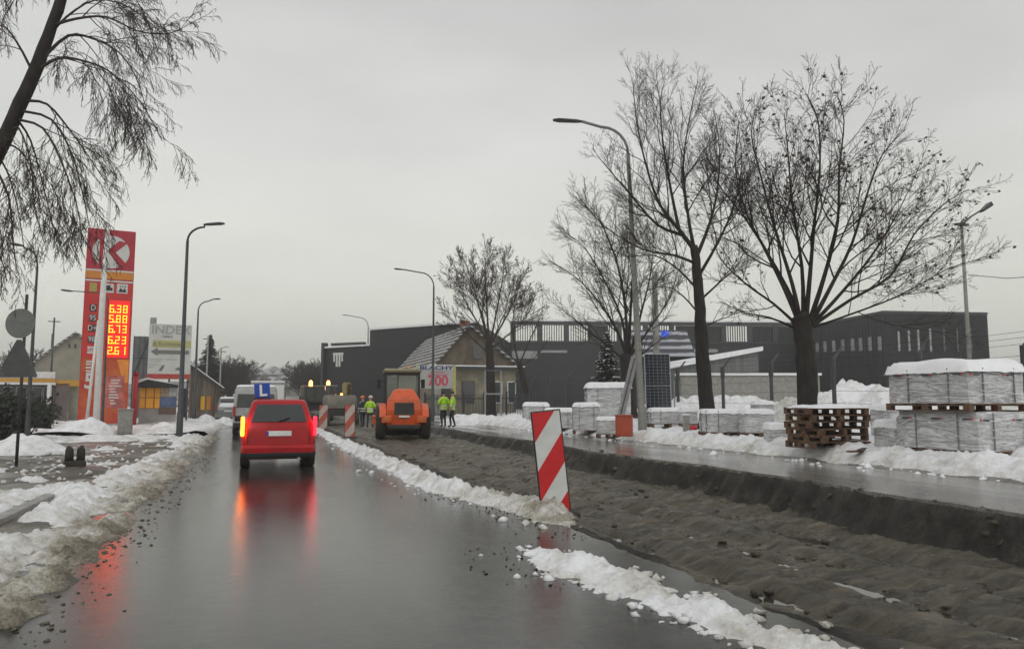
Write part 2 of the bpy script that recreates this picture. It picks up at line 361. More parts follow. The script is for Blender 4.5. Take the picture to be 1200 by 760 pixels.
strip('footpath', fr_range(-2, 1, .5)+fr_range(1.08, 30, .08)+fr_range(30.5, 46, .5), lambda y: redge(y)-.03+.035*fr(0, y, 6, 3, 5), lambda y: 11.6, lambda x, y: (.156 if x < 11.2 else terrain(x, y)+.006), M_path, 12, (.10, 0))
def mudz(x, y):
    f = ss(3.5, 4.2, x)*ss(8.95, 8.4, x)
    ruts = .036*math.sin(x*5.2+.6*math.sin(y*.35)) + .02*math.sin(x*13+y*.2)
    tread = .008*math.sin(y*9+x*1.2)*(1 if math.sin(x*5.2) > .1 else .2)
    n_ = .045*fr(x*.5, y, 1.1, 4) + .03*fr(x*.7, y*1.6, 6, 6, 3) + .06*chunk(x, y, 11, 2)*ss(-.1, .3, fr(x, y, .8, 3, 9)) + .03*chunk(x*.6, y*1.8, 6, 8)
    return terrain(x, y) + f*(ruts+tread*.8) + n_*(.35+.65*f)+.008
zw = [(-.372, 3.9, 8.2, 2.5, 12.0)]
for z_, a0, a1, b0, b1 in zw:
    o = MB().add([(a0, b0, z_), (a1, b0, z_), (a1, b1, z_), (a0, b1, z_)], [(0, 1, 2, 3)]).build('puddle_water', mat('puddle', (.05, .043, .03), .04, .3, 3, spec=.6)); o['kind'] = 'structure'
def soilz(x, y):
    z = mudz(x, y)
    if x > 7.9:
        k = ss(7.9, 8.2, x); e_ = redge(y)
        zb = terrain(x+.12*fr(0, y, 2.5, 4, 6), y)+.0+.10*fr(x, y, 2.6, 6, 4)+.08*chunk(x, y, 5, 6)+.07*chunk(x, y, 12, 7)
        z = lerp(z, zb, k)
        if x > e_-.12: z = min(z, lerp(.13, .09, ss(e_-.12, e_, x)))
    if x < 3.7: z = min(z, lerp(-.04, .05, ss(3.4, 3.75, x)))
    return z
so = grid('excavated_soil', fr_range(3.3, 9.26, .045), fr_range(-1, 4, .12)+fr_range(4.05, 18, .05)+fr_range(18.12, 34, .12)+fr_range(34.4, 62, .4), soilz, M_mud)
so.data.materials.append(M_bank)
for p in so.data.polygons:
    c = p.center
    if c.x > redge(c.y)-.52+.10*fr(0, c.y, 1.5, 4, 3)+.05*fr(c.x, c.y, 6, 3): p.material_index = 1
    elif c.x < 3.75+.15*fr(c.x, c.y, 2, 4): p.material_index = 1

# ------------------------------------------------------------------ snow
def ridge_c(y):
    if y < 7.6: return lerp(3.15, 2.62, ss(3.0, 7.4, y))
    return lerp(3.62, 2.92, ss(9.0, 13.0, y)) - .05*math.sin(y*.3)
def ridge_h(y):
    a = (.10+.05*fr(0, y, .9, 3, 15))*ss(7.7, 6.6, y) if y < 7.7 else 0
    b = (.17+.05*fr(0, y, .8, 3, 14))*ss(8.2, 9.4, y)*(1-.40*ss(18, 40, y))
    return max(a, b)
def ridgez(x, y):
    c = ridge_c(y); h = ridge_h(y); w = .25 + .09*fr(0, y, .9, 3, 5)
    g = math.exp(-((x-c)/w)**2)
    n_ = fr(x, y, 2.2, 5, 2)
    t = h*g*(1+.9*n_) + (.13*chunk(x, y, 7)+.09*chunk(x, y, 15, 3))*(g > .12)*min(1, h*7) - .035 - .03*(1-g)
    return terrain(x, y) + t
grid('snow_windrow', fr_range(2.0, 4.1, .03), fr_range(2, 12, .035)+fr_range(12.06, 24, .06)+fr_range(24.2, 58, .2), ridgez, M_snowR, kind='stuff', cut=.03, label=None)
def leftz(x, y):
    edge = -1.16 - .16*fr(0, y, .7, 4, 9) - .10*ss(10, 30, y)
    up = ss(edge+.05, edge-.42, x)
    n_ = fr(x, y, 1.5, 6, 7)
    t = -.06 + up*(.075-.02*ss(10, 4, y)+.15*n_-.10*max(0, fr(x, y, .45, 3, 21))*ss(-1.9, -2.3, x)+.045*fr(x, y, 7, 4, 2)) + (.10*chunk(x, y, 6, 1)+.09*chunk(x, y, 13, 4))*up
    gap = math.exp(-((x+2.75-.08*math.sin(y*.6))/.17)**4)*ss(13, 10, y)*(.8+.4*fr(x,y,2,3))
    t -= gap*.30
    if y > 13: # driveway mouth, bare wet ground with slush remains
        k = ss(13, 16, y)*ss(-2.1, -3.0, x)*ss(31, 27, y)
        t -= k*(.20+.30*fr(x, y, .6, 5, 3))
    k2 = ss(9.5, 11, y)*ss(16, 14, y)*ss(-3.4, -4.2, x)
    t -= k2*.14
    return terrain(x, y)+t
grid('roadside_snow', fr_range(-14, -4.1, .15)+fr_range(-4, -.95, .04), fr_range(1.5, 14, .045)+fr_range(14.1, 34, .12), leftz, M_snowL, kind='stuff', cut=.03)
grid('left_yard_snow', geo(-90, -1.5, 3.0, .955) if False else fr_range(-90, -16, 2.5)+fr_range(-15.6, -1.6, .35), fr_range(34, 60, .4)+fr_range(61, 160, 2),
     lambda x, y: terrain(x, y)+.05+.22*fr(x, y, .35, 5, 8)+.12*math.exp(-((x+2.1)/.5)**2)-.2*ss(-1.9,-1.6,x), M_snowL, kind='stuff', cut=.05)
def vergez(x, y):
    e0 = 11.35 + .14*fr(0, y, .8, 4, 2) + .35*ss(20, 40, y)*0
    up = ss(e0-.05, e0+.4, x)
    n_ = fr(x, y, 1.3, 6, 11)
    crest = math.exp(-((x-e0-.75)/.5)**2)
    t = -.05 + up*(.11+.15*n_+.08*crest) + (.11*chunk(x, y, 4.5, 2)+.06*chunk(x, y, 11, 5))*up*(.4+crest)
    return terrain(x, y)+t
grid('verge_snow', fr_range(11.0, 13.6, .05)+fr_range(13.7, 18, .2), fr_range(4, 24, .07)+fr_range(24.2, 60, .2), vergez, M_snowV, kind='stuff', cut=.03)
grid('yard_snow', fr_range(18, 40, .5)+fr_range(41, 120, 2.5), fr_range(4, 60, .6)+fr_range(62, 120, 3), lambda x, y: terrain(x, y)+.05+.28*fr(x, y, .22, 5, 3)+.15*ss(30,18,x)*0, M_snowF, kind='stuff', cut=.1)
# dark bare kerb edging showing in the left snow
k = MB()
for i in range(16):
    y0 = -1+i*1.0; k.box(-2.86, -2.70, y0+.006, y0+.994, -.05, .125)
k.build('kerb', M_conc, bevel=.01)['kind'] = 'structure'

def scatter(name, m, n, pos, sz, flat=.7, sub=1):
    mb = MB()
    for i in range(n):
        x, y = pos(); r_ = random.uniform(*sz)*random.uniform(.4, 1); mb.lump((x, y, max(terrain(x, y), -.5 if x > 3.4 else 0)+r_*.15), r_, i, flat, sub, .75)
    o = mb.build(name, m, smooth=True); o['kind'] = 'stuff'; return o
def pr_(): 
    y = random.choice((random.uniform(3, 7.4), random.uniform(8.4, 16), random.uniform(9, 30))); return ridge_c(y)+random.gauss(0, .28)-.1, y
scatter('snow_chunks', M_snowR, 420, pr_, (.015, .075))
def pl_(): y = random.uniform(2.5, 22); return -1.25+random.gauss(0, .13), y
scatter('slush_chunks', M_snowL, 500, pl_, (.008, .03), .45, 1)
def pv_(): y = random.uniform(9, 36); return 11.7+random.gauss(0, .35), y
scatter('verge_snow_chunks', M_cap, 300, pv_, (.03, .11))
def pd_(): y = random.uniform(5.5, 12); return ridge_c(y)-.35+random.gauss(0, .3), y
scatter('road_grit', M_bank, 260, pd_, (.006, .022))
def pm_(): return random.uniform(3.9, 8.6), random.uniform(4, 26)
scatter('soil_clods', M_mud, 700, pm_, (.02, .08), .6)
def ps_(): return random.uniform(-9, -2.2), random.uniform(14, 27)
scatter('frozen_lumps', M_snowL, 350, ps_, (.02, .09))

def snow_heap(px, py, w, h, dseed, label, mt=None, D=None, lab2='snow heap', flat=1):
    p = place(px, py) if D is None else XY(px, D)
    z0 = terrain(p.x, p.y)
    n = 46; vs = []; fs = []
    for j in range(n+1):
        for i in range(n+1):
            u = (i/n-.5)*2; v = (j/n-.5)*2; r = math.hypot(u, v)
            x = u*w/2; y = v*w/2*.8
            z = h*max(0, math.cos(min(1, r)*PI/2))**.9*(1+.5*fr(x, y, 1.1, 5, dseed)) + h*.12*chunk(x, y, 2.5, dseed)+.04*chunk(x, y, 7, dseed) - .12*(r > .9)
            vs.append((x, y, z-.08))
            if i < n and j < n: a = j*(n+1)+i; fs.append((a, a+1, a+n+2, a+n+1))
    me = bpy.data.meshes.new('snow_heap'); me.from_pydata(vs, [], fs); me.materials.append(mt or M_snow)
    me.polygons.foreach_set('use_smooth', [True]*len(me.polygons))
    o = bpy.data.objects.new('snow_heap', me); COL.objects.link(o); o.location = (p.x, p.y, z0); o.rotation_euler.z = -AZ
    return tag(o, label, lab2)

# ------------------------------------------------------------------ trees
def tree_limb(mb, pts, r0, r1, sides, leaves, lv, opt):
    """pts: polyline. grow children along it."""
    n = len(pts); rad = [r1+(r0-r1)*(1-i/(n-1))**1.5 for i in range(n)]
    mb.tube(pts, rad, sides, cap=False)
    if lv <= 0: 
        if leaves is not None:
            for i in range(opt['leafn']):
                if random.random() < opt['leafp']:
                    p = pts[random.randint(max(0, n//2), n-1)]; leaves.append(p)
        return
    L_ = sum((pts[i+1]-pts[i]).length for i in range(n-1))
    k = opt['kids'][lv]; k = max(2, int(k*min(1.5, L_/opt['ref'][lv])))
    for c in range(k):
        t = lerp(opt['t0'], 1.0, (c+random.random()*.8)/k); t = min(t, .99)
        f = t*(n-1); i = int(f); p = pts[i].lerp(pts[i+1], f-i); d = (pts[i+1]-pts[i]).normalized()
        side = d.cross(Vector((random.gauss(0, 1), random.gauss(0, 1), random.gauss(0, 1)))).normalized()
        ang = R(random.uniform(*opt['ang']))
        dd = d*math.cos(ang)+side*math.sin(ang)
        ll = L_*random.uniform(*opt['ratio'])*(1.2-opt.get('tf', .85)*t)
        ll = min(ll, opt['maxl'][lv])
        grow(mb, p, dd, ll, max(opt['rmin'], lerp(rad[i], rad[i+1], f-i)*opt['rr']), lv-1, leaves, opt)
def grow(mb, p, d, L_, r, lv, leaves, opt):
    m = 6 if lv >= 2 else (4 if lv == 1 else 3); pts = [p.copy()]; d = d.normalized()
    for i in range(m):
        d = (d + Vector((random.gauss(0, 1), random.gauss(0, 1), random.gauss(0, 1)))*opt['wig'] + Vector((0, 0, opt['up'][lv]))).normalized()
        pts.append(pts[-1]+d*(L_/m))
    tree_limb(mb, pts, r, max(opt['rmin']*.7, r*.35), 5 if lv >= 2 else 3, leaves, lv, opt)
DEF = dict(kids={1: 5, 2: 6, 3: 8, 4: 8}, ref={1: .6, 2: 1.2, 3: 2.6, 4: 4}, t0=.22, ang=(22, 48), ratio=(.32, .52), maxl={1: .9, 2: 1.7, 3: 3.2, 4: 5}, rr=.52, rmin=.0045, wig=.12, up={0: .03, 1: .05, 2: .06, 3: .06, 4: .05}, leafn=1, leafp=0, leafsz=.05, spray=1)
def smooth_path(P, sub=4):
    o = []
    for i in range(len(P)-1):
        a = P[max(0, i-1)]; b = P[i]; c = P[i+1]; d = P[min(len(P)-1, i+2)]
        for k in range(sub):
            t = k/sub
            o.append(.5*((2*b)+(c-a)*t+(2*a-5*b+4*c-d)*t*t+(3*b-a-3*c+d)*t**3))
    o.append(P[-1].copy()); return o
def leaf_mesh(leaves, sz, hang=False):
    lf = MB()
    for p in leaves:
        s = sz*random.uniform(.6, 1.3)
        a = Vector((random.gauss(0, 1), random.gauss(0, 1), random.gauss(0, .6))).normalized(); b = a.cross(Vector((random.gauss(0, 1), random.gauss(0, 1), random.gauss(0, 1)))).normalized()
        q = p-Vector((0, 0, s*.5))
        if hang: a = Vector((random.gauss(0,.25), random.gauss(0,.25), -1)).normalized(); b = b*.35; q = p+a*s
        v = [q-a*s, q+b*s*.6, q+a*s, q-b*s*.6]
        lf.add(v, [(0, 1, 2, 3)])
    return lf
def pixel_tree(name, label, cat, D, trunk, tr, limbs, opt, levels=3, twig=None, spread=1.0, leafmat=None, bark=None, leafhang=False):
    """trunk: pixel polyline at distance D; limbs: (pixel polyline, r0 px, depth offset at tip in m)"""
    base = XY(trunk[0][0], D); base.z = terrain(base.x, base.y)-.05
    t = thing(name, label, cat, base)
    tp = [base]+[P3(x, y, D) for x, y in trunk[1:]]
    tb = MB(); sp_ = smooth_path(tp, 5); n = len(sp_)
    for i in range(1, n-1): sp_[i] = sp_[i]+Vector((random.gauss(0, 1), random.gauss(0, 1), 0))*tr[0]*.05
    rad = [lerp(tr[0], tr[1], i/(n-1))*(1+.5*max(0, 1-i/(n*.16)))*(1+random.gauss(0,.03)) for i in range(n)]
    tb.tube([p-base for p in sp_], rad, 14)
    tb.build('trunk', bark or M_bark, t, smooth=True)
    mb = MB(); leaves = [] if opt['leafp'] > 0 else None
    for pl, r, dz in limbs:
        P = []
        m = len(pl)
        x0_, y0_ = trunk[-1]
        for i, (x, y) in enumerate(pl):
            x = x0_+(x-x0_)*opt.get('shrink', 1); y = y0_+(y-y0_)*opt.get('shrink', 1)
            P.append(P3(x, y, D+dz*i/(m-1)*spread)-base)
        P = smooth_path(P, 3)
        tree_limb(mb, P, r*.68, max(.008, r*.10), 7, leaves, levels, opt)
    mb.build('crown', twig or M_twig, t, smooth=True)
    if leaves:
        leaf_mesh(leaves, opt['leafsz'], leafhang).build('leaves', leafmat or M_leaf, t)
    return t
o3 = dict(DEF); o3.update(shrink=.95, tf=.82, rmin=.004, wig=.14, kids={1: 8, 2: 10, 3: 13}, up={0: .04, 1: .06, 2: .09, 3: .08})
pixel_tree('bare_tree', 'tall bare tree with a thick dark trunk just right of the solar panel', 'tree', 24.2,
  [(831, 512), (828, 470), (822, 400), (819, 340), (813, 288)], (.28, .12),
  [([(813, 292), (795, 268), (770, 235), (752, 180), (742, 130), (738, 88)], .12, -.6),
   ([(800, 275), (768, 262), (735, 225), (705, 190), (688, 168)], .09, .8),
   ([(795, 268), (785, 220), (775, 160), (772, 110), (778, 82)], .09, .9),
   ([(813, 290), (806, 250), (800, 190), (808, 130), (818, 85)], .10, -.4),
   ([(817, 300), (832, 262), (842, 220), (845, 170), (838, 120)], .10, .8),
   ([(819, 325), (842, 285), (862, 240), (872, 190), (868, 140)], .09, -1.0),
   ([(816, 310), (790, 300), (750, 292), (700, 262), (668, 222)], .08, -1.6),
   ([(820, 345), (795, 318), (765, 300), (730, 300), (690, 282)], .06, 1.4),
   ([(821, 355), (848, 330), (868, 310), (885, 270)], .06, 1.5),
   ([(822, 375), (800, 350), (778, 338), (750, 345)], .05, -1.0),
   ([(822, 390), (842, 380), (862, 372), (884, 350)], .04, -.5)], o3)
o4 = dict(DEF); o4.update(shrink=.95, tf=.84, rmin=.004, wig=.14, kids={1: 8, 2: 9, 3: 11}, up={0: .03, 1: .05, 2: .07, 3: .05}, leafn=1, leafp=.10, leafsz=.05)
def leafy(opt, p): q = dict(opt); q['leafp'] = p; return q
pixel_tree('bare_tree', 'wide bare tree with dead leaves and a knotted trunk behind the wooden pallets', 'tree', 18,
  [(946, 510), (946, 465), (945, 420), (940, 385), (936, 370)], (.235, .21),
  [([(936, 376), (918, 335), (893, 285), (872, 245), (858, 190), (862, 130)], .10, .8),
   ([(938, 376), (928, 330), (906, 260), (890, 200), (878, 150), (882, 118)], .09, -.8),
   ([(942, 374), (940, 310), (928, 230), (922, 160), (918, 120)], .09, .5),
   ([(945, 375), (950, 320), (955, 260), (962, 190), (960, 130), (945, 96)], .10, -.6),
   ([(950, 376), (968, 320), (984, 255), (986, 190), (992, 130), (984, 100)], .10, .6),
   ([(952, 378), (975, 335), (1002, 280), (1022, 215), (1040, 170), (1068, 140)], .09, -.7),
   ([(953, 380), (990, 340), (1030, 290), (1062, 235), (1085, 185)], .08, 1.2),
   ([(953, 382), (1000, 350), (1050, 320), (1078, 270), (1115, 232), (1146, 214)], .07, -1.2),
   ([(952, 385), (1000, 368), (1060, 345), (1120, 312), (1160, 300)], .05, .9),
   ([(935, 382), (905, 355), (870, 330), (840, 300), (828, 270)], .06, -1.0),
   ([(934, 386), (900, 372), (870, 366), (838, 352)], .05, 1.0),
   ([(940, 372), (908, 310), (870, 250), (835, 205), (822, 165)], .07, 1.8)], leafy(o4, .12))
o2 = dict(DEF); o2.update(shrink=.94, tf=.85, kids={1: 6, 2: 8, 3: 12}, rmin=.006)
pixel_tree('bare_tree', 'bare spreading tree with a forked trunk behind the leaning board and the near street lamp', 'tree', 34,
  [(737, 500), (736, 455), (735, 415)], (.34, .28),
  [([(735, 418), (722, 385), (700, 350), (672, 320), (640, 300)], .13, 0),
   ([(735, 418), (728, 370), (705, 320), (680, 280), (655, 262)], .12, 1.5),
   ([(735, 418), (733, 360), (722, 300), (702, 250), (690, 232)], .13, -1),
   ([(736, 418), (740, 350), (742, 290), (738, 240)], .13, .5),
   ([(738, 418), (752, 365), (765, 310), (768, 255)], .12, -1),
   ([(738, 418), (765, 380), (790, 340), (800, 300)], .10, 1),
   ([(735, 425), (705, 400), (670, 372), (635, 345)], .09, -1.5),
   ([(738, 430), (765, 405), (795, 385)], .08, -1)], o2)
o1 = dict(DEF); o1.update(kids={1: 7, 2: 8, 3: 11}, rmin=.009, leafp=.35, leafsz=.05, shrink=.9, tf=.85, up={0:.04,1:.07,2:.1,3:.08})
pixel_tree('bare_tree', 'brown twiggy bare tree with a full round crown in front of the gabled house', 'tree', 47,
  [(575, 495), (575, 440), (573, 400)], (.30, .24),
  [([(573, 405), (555, 370), (535, 335), (520, 305)], .11, 0), ([(573, 405), (560, 355), (548, 315), (540, 292)], .11, 1),
   ([(573, 405), (570, 350), (568, 305), (570, 282)], .12, -.8), ([(574, 405), (585, 350), (592, 310), (590, 292)], .11, .8),
   ([(574, 405), (597, 365), (612, 330), (615, 305)], .11, -.8), ([(574, 410), (605, 385), (626, 360), (634, 335)], .09, .5),
   ([(572, 415), (545, 390), (522, 370), (508, 350)], .08, -.5), ([(573, 410), (566, 370), (552, 340), (530, 320)], .08, -2),
   ([(574, 410), (590, 370), (604, 345), (600, 310)], .08, 2)], o1, twig=M_twigL)
pixel_tree('bare_tree', 'slender bare tree with a crooked trunk at the right end of the gabled house', 'tree', 50,
  [(618, 490), (617, 460), (608, 425)], (.26, .18),
  [([(608, 427), (600, 385), (603, 345), (606, 315)], .1, 0), ([(608, 427), (585, 400), (578, 360)], .08, -1),
   ([(609, 427), (622, 395), (636, 365), (640, 340)], .09, .8), ([(610, 430), (632, 415), (645, 395)], .06, -1)], dict(o1, kids={1:4,2:5,3:6}), twig=M_twigL)
oL = dict(DEF); oL.update(tf=.6, kids={1: 8, 2: 10, 3: 11, 4: 8}, up={0: -.28, 1: -.16, 2: -.06, 3: -.01, 4: 0}, leafn=2, leafp=.5, leafsz=.03, maxl={1: .8, 2: 1.5, 3: 2.4, 4: 4}, rmin=.005, ang=(20, 50))
pixel_tree('birch_tree', 'leaning bare tree with drooping catkin twigs reaching in from the upper left', 'tree', 15,
  [(-150, 620), (-110, 450), (-55, 280), (0, 172), (38, 90), (68, 12), (95, -60)], (.19, .09),
  [([(62, 30), (90, 22), (125, 20), (160, 36), (192, 40), (214, 34)], .05, -.8),
   ([(50, 68), (80, 42), (108, 45), (140, 62), (160, 92), (172, 130)], .055, .8),
   ([(44, 82), (70, 68), (100, 72), (130, 85), (165, 120), (190, 165)], .055, -.6),
   ([(30, 118), (55, 122), (80, 150), (105, 185), (125, 215)], .05, .5),
   ([(20, 140), (50, 150), (72, 190), (90, 240), (96, 280)], .045, -.6),
   ([(20, 140), (36, 165), (50, 215), (60, 258)], .04, 1),
   ([(2, 168), (22, 175), (40, 205), (48, 250)], .035, .8),
   ([(-10, 188), (10, 230), (15, 280), (20, 320)], .045, -.8),
   ([(66, 15), (80, -30), (120, -30), (160, 0), (185, 60)], .05, 1.2),
   ([(75, -10), (60, -50), (20, -40), (-10, 20)], .04, .6), ([(10, 158), (22, 150), (36, 190), (40, 240), (52, 285)], .035, -.9), ([(25, 130), (60, 140), (84, 180), (98, 232), (104, 262)], .045, .2), ([(-5, 180), (8, 200), (20, 240), (28, 290)], .035, .3), ([(55, 45), (78, 20), (112, 0), (150, 8), (180, 30)], .045, .2),
   ([(40, 88), (20, 50), (0, 30), (-25, 60)], .045, -.9), ([(-40, 250), (-20, 270), (0, 300), (8, 330)], .04, .4)], oL, twig=M_twigL, leafhang=True)

# simple distant trees, copied
def simple_tree(name, h, w, label, cat, loc, group, rmin=.03, kids={1:5,2:6}, twig=None):
    t = thing(name, label, cat, loc, random.random()*6, group)
    tb = MB(); tb.tube([(0, 0, -.3), (0.1, 0, h*.18), (0, .1, h*.38)], [h*.028, h*.02, h*.016], 7); tb.build('trunk', M_bark, t, smooth=True)
    mb = MB(); op = dict(DEF); op.update(kids=kids, rmin=rmin, ref={1: h*.1, 2: h*.22, 3: .4*h}, maxl={1: h*.16, 2: h*.3, 3: h})
    for i in range(9):
        a = i*2.4; el_ = random.uniform(.15, .75)
        d = Vector((math.cos(a)*el_*w/h*2.2, math.sin(a)*el_*w/h*2.2, 1)).normalized()
        z = h*random.uniform(.2, .38)
        p = Vector((0, 0, z)); q = p+d*(h-z)*random.uniform(.75, 1)
        mid = p.lerp(q, .5)+Vector((random.gauss(0, .04), random.gauss(0, .04), .03))*h
        tree_limb(mb, smooth_path([p, mid, q], 3), h*.012, rmin, 4, None, 2, op)
    mb.build('crown', twig or M_twig, t)
    return t
def conifer(label, px, D, top, wpx, group=None, snow=False):
    p = XY(px, D); z0 = terrain(p.x, p.y); h = ZA(p.x, p.y, top)-z0; w = wpx/900*D/2
    t = thing('conifer', label, 'conifer tree', (p.x, p.y, z0), 0, group)
    MB().tube([(0, 0, -.2), (0, 0, h*.97)], [h*.022, .02], 8).build('trunk', M_bark, t)
    cb = MB(); sb = MB(); k = int(h*7)
    for i in range(k):
        z = h*(.05+.95*i/k); r = w*(1-(i/k)**1.15)*random.uniform(.75, 1.1)+.08
        nb = 9
        for j in range(nb):
            a = random.random()*2*PI; rr = r*random.uniform(.6, 1.1); dz = -.22*rr
            tip = Vector((math.cos(a)*rr, math.sin(a)*rr, z+dz)); pr = Vector((-math.sin(a), math.cos(a), 0))
            for q in range(7):
                f = (q+1)/7; c = Vector((0, 0, z)).lerp(tip, f); s = (.10+.16*(1-f))*rr+.05
                for sg in (-1, 1):
                    e1 = c+pr*sg*s+Vector((math.cos(a), math.sin(a), 0))*s*.6+Vector((0, 0, -.12*s+random.gauss(0, .03)))
                    wv = Vector((0, 0, .10+.03*h/8))*.5
                    cb.add([c-wv, c+Vector((math.cos(a), math.sin(a), 0))*.09+wv*.3, e1, e1-wv], [(0, 1, 2, 3)])
                    if snow and random.random() < .16: sb.add([c+wv, c+Vector((math.cos(a), math.sin(a), 0))*.09+wv*1.4, e1+wv*1.3, e1+wv*.6+pr*.05], [(0, 1, 2, 3)])
    cb.build('crown', mat('needles', (.022, .035, .024), .9, .5, 2), t)
    if snow: sb.build('snow_dusting', M_cap, t)['kind'] = 'stuff'
    return t
conifer('dark spruce dusted with snow behind the fence, left of the solar panel', 712, 41, 388, 52, snow=True)
conifer('dark pointed spruce behind the slanting shed roof on the left', 244, 92, 391, 60)

# ------------------------------------------------------------------ buildings, right side
M_hall = mat('dark_cladding', (.013, .015, .018), .5, .3, .7, .25, 6, stretch=(6, 6, .3))
M_hall2 = mat('dark_cladding_ribs', (.010, .012, .014), .5, .35, .9, .3, 8, stretch=(8, 8, .3))
M_pane = mat('pale_glazing', (.26, .275, .28), .15, .15, .4, spec=.8)
M_beige = mat('beige_render', (.24, .215, .155), .85, .35, 1.2, .2, 20)
M_gable = mat('gable_boards', (.13, .105, .075), .85, .45, 2.5, .3, 20, stretch=(1, 1, .5))
M_win = mat('window_glass', (.05, .055, .06), .12, .3, 1, spec=.7)
def wall_pts(pxD): return [XY(px, D) for px, D in pxD]
def wall_box(mb, a, b, z0, z1, th=.3, off=0):
    """upright slab between plan points a, b; its camera side is offset by off"""
    a = Vector((a.x, a.y, 0)); b = Vector((b.x, b.y, 0)); d = (b-a).normalized(); n = Vector((d.y, -d.x, 0))
    if n.dot(-a) < 0: n = -n
    A = a+n*off; B = b+n*off
    mb.add([(A.x, A.y, z0), (B.x, B.y, z0), (B.x-n.x*th, B.y-n.y*th, z0), (A.x-n.x*th, A.y-n.y*th, z0),
            (A.x, A.y, z1), (B.x, B.y, z1), (B.x-n.x*th, B.y-n.y*th, z1), (A.x-n.x*th, A.y-n.y*th, z1)],
           [(0,3,2,1),(4,5,6,7),(0,1,5,4),(1,2,6,5),(2,3,7,6),(3,0,4,7)])
def plan_prism(mb, pts, z0, z1s):
    n = len(pts)
    mb.add([(p.x, p.y, z0) for p in pts]+[(p.x, p.y, z) for p, z in zip(pts, z1s)],
           [tuple(range(n)), tuple(range(2*n-1, n-1, -1))]+[(i, (i+1)%n, (i+1)%n+n, i+n) for i in range(n)])
def zat(p, py): return ZA(p.x, p.y, py)
# big dark hall at the right
t = thing('factory_hall', 'big charcoal factory hall with narrow vertical slit windows behind the stone pallets', 'building')
pts = wall_pts([(940, 96), (1040, 80), (1163, 82), (1148, 125), (960, 130)])
zs = [zat(pts[0], 386), zat(pts[1], 367), zat(pts[2], 369), zat(pts[2], 369), zat(pts[0], 386)]
mb = MB(); plan_prism(mb, pts, -.3, zs); mb.build('wall', M_hall, t)
mb = MB()
for a, b, za, zb in ((pts[0], pts[1], zs[0], zs[1]), (pts[1], pts[2], zs[1], zs[2])):
    d = (b-a); n = Vector((d.y, -d.x, 0)).normalized(); n = n if n.dot(-a) > 0 else -n
    A = a+n*.12; B = b+n*.12; C_ = b-n*.5; D_ = a-n*.5
    mb.add([(A.x, A.y, za+.02), (B.x, B.y, zb+.02), (C_.x, C_.y, zb+.02), (D_.x, D_.y, za+.02), (A.x, A.y, za+.28), (B.x, B.y, zb+.28), (C_.x, C_.y, zb+.28), (D_.x, D_.y, za+.28)],
           [(0,3,2,1),(4,5,6,7),(0,1,5,4),(1,2,6,5),(2,3,7,6),(3,0,4,7)])
mb.build('roof_edge', M_dsteel, t)
mb = MB()
for i in range(60):
    f = i/59
    a = pts[1].lerp(pts[2], f*.98+.01); b = pts[1].lerp(pts[2], f*.98+.014)
    wall_box(mb, a, b, 0, lerp(zs[1], zs[2], f)-.1, .1, .05)
    if i % 2 == 0:
        a = pts[0].lerp(pts[1], f*.98+.01); b = pts[0].lerp(pts[1], f*.98+.014)
        wall_box(mb, a, b, 0, lerp(zs[0], zs[1], f)-.1, .1, .05)
mb.build('cladding_ribs', M_hall2, t)
for px, y0, y1 in ((1055, 388, 411), (1067, 387, 411), (1078, 386, 412), (1092, 385, 412), (1108, 384, 412), (1124, 384, 412), (1140, 384, 412)):
    f = (px-1040)/(1163-1040); a = pts[1].lerp(pts[2], f); b = pts[1].lerp(pts[2], f+.018)
    mb = MB(); wall_box(mb, a, b, zat(a, y1), zat(a, y0), .1, .08); mb.build('window', M_pane if px < 1100 else M_win, t)
for px, y0, y1 in ((962, 402, 412), (972, 400, 412), (983, 399, 412), (994, 398, 411), (1005, 397, 411), (1014, 396, 411), (1024, 395, 411), (1034, 394, 411)):
    f = (px-940)/100; f = f*80/(96*(1-f)+80*f)*1.0 if False else f
    a = pts[0].lerp(pts[1], f); b = pts[0].lerp(pts[1], min(1, f+.035))
    mb = MB(); wall_box(mb, a, b, zat(a, y1), zat(a, y0), .1, .08); mb.build('window', M_pane, t)
# long portico hall in the middle
t = thing('glazed_hall', 'long dark hall with an open gridded steel frame along its top, behind the trees', 'building')
a = XY(598, 98); b = XY(945, 100); c = XY(960, 128); d = XY(600, 128)
mb = MB(); plan_prism(mb, [a, b, c, d], -.3, [zat(a, 401)]*4); mb.build('wall', M_hall, t)
mb = MB(); a2, b2 = a, b
wall_box(mb, a, b, zat(a, 400.9), zat(a, 399), .4, .1); mb.build('lower_rail', M_dsteel, t)
mb = MB(); wall_box(mb, a, b, zat(a, 380.5)+.01, zat(a, 376.5), .5, .3); mb.build('top_beam', M_dsteel, t)
mb = MB(); wall_box(mb, a, b, zat(a, 376.4)+.02, zat(a, 375.2)+.1, .4, .25); mb.build('beam_snow', M_cap, t)
mb = MB()
for i in range(122):
    f = i/121; wall_box(mb, a.lerp(b, f*.98), a.lerp(b, f*.98+.0026 if i % 11 else f*.98+.018), zat(a, 399), zat(a, 380.6), .15, .02 if i % 11 else .2)
mb.build('mullions', M_dsteel, t)
for f0, f1 in ((.26, .33), (.56, .72), (.82, .999)):
    mb = MB(); wall_box(mb, a.lerp(b, f0), a.lerp(b, f1), zat(a, 398.9), zat(a, 380.7), .1, -.15); mb.build('infill_panel', M_hall2, t)
for f0, f1, y0, y1 in ((.0, .09, 411, 420), (.10, .19, 410, 413), (.62, .7, 408, 412)):
    mb = MB(); wall_box(mb, a.lerp(b, f0), a.lerp(b, f1), zat(a, y1), zat(a, y0), .2, .06); mb.build('lower_window', M_pane, t)
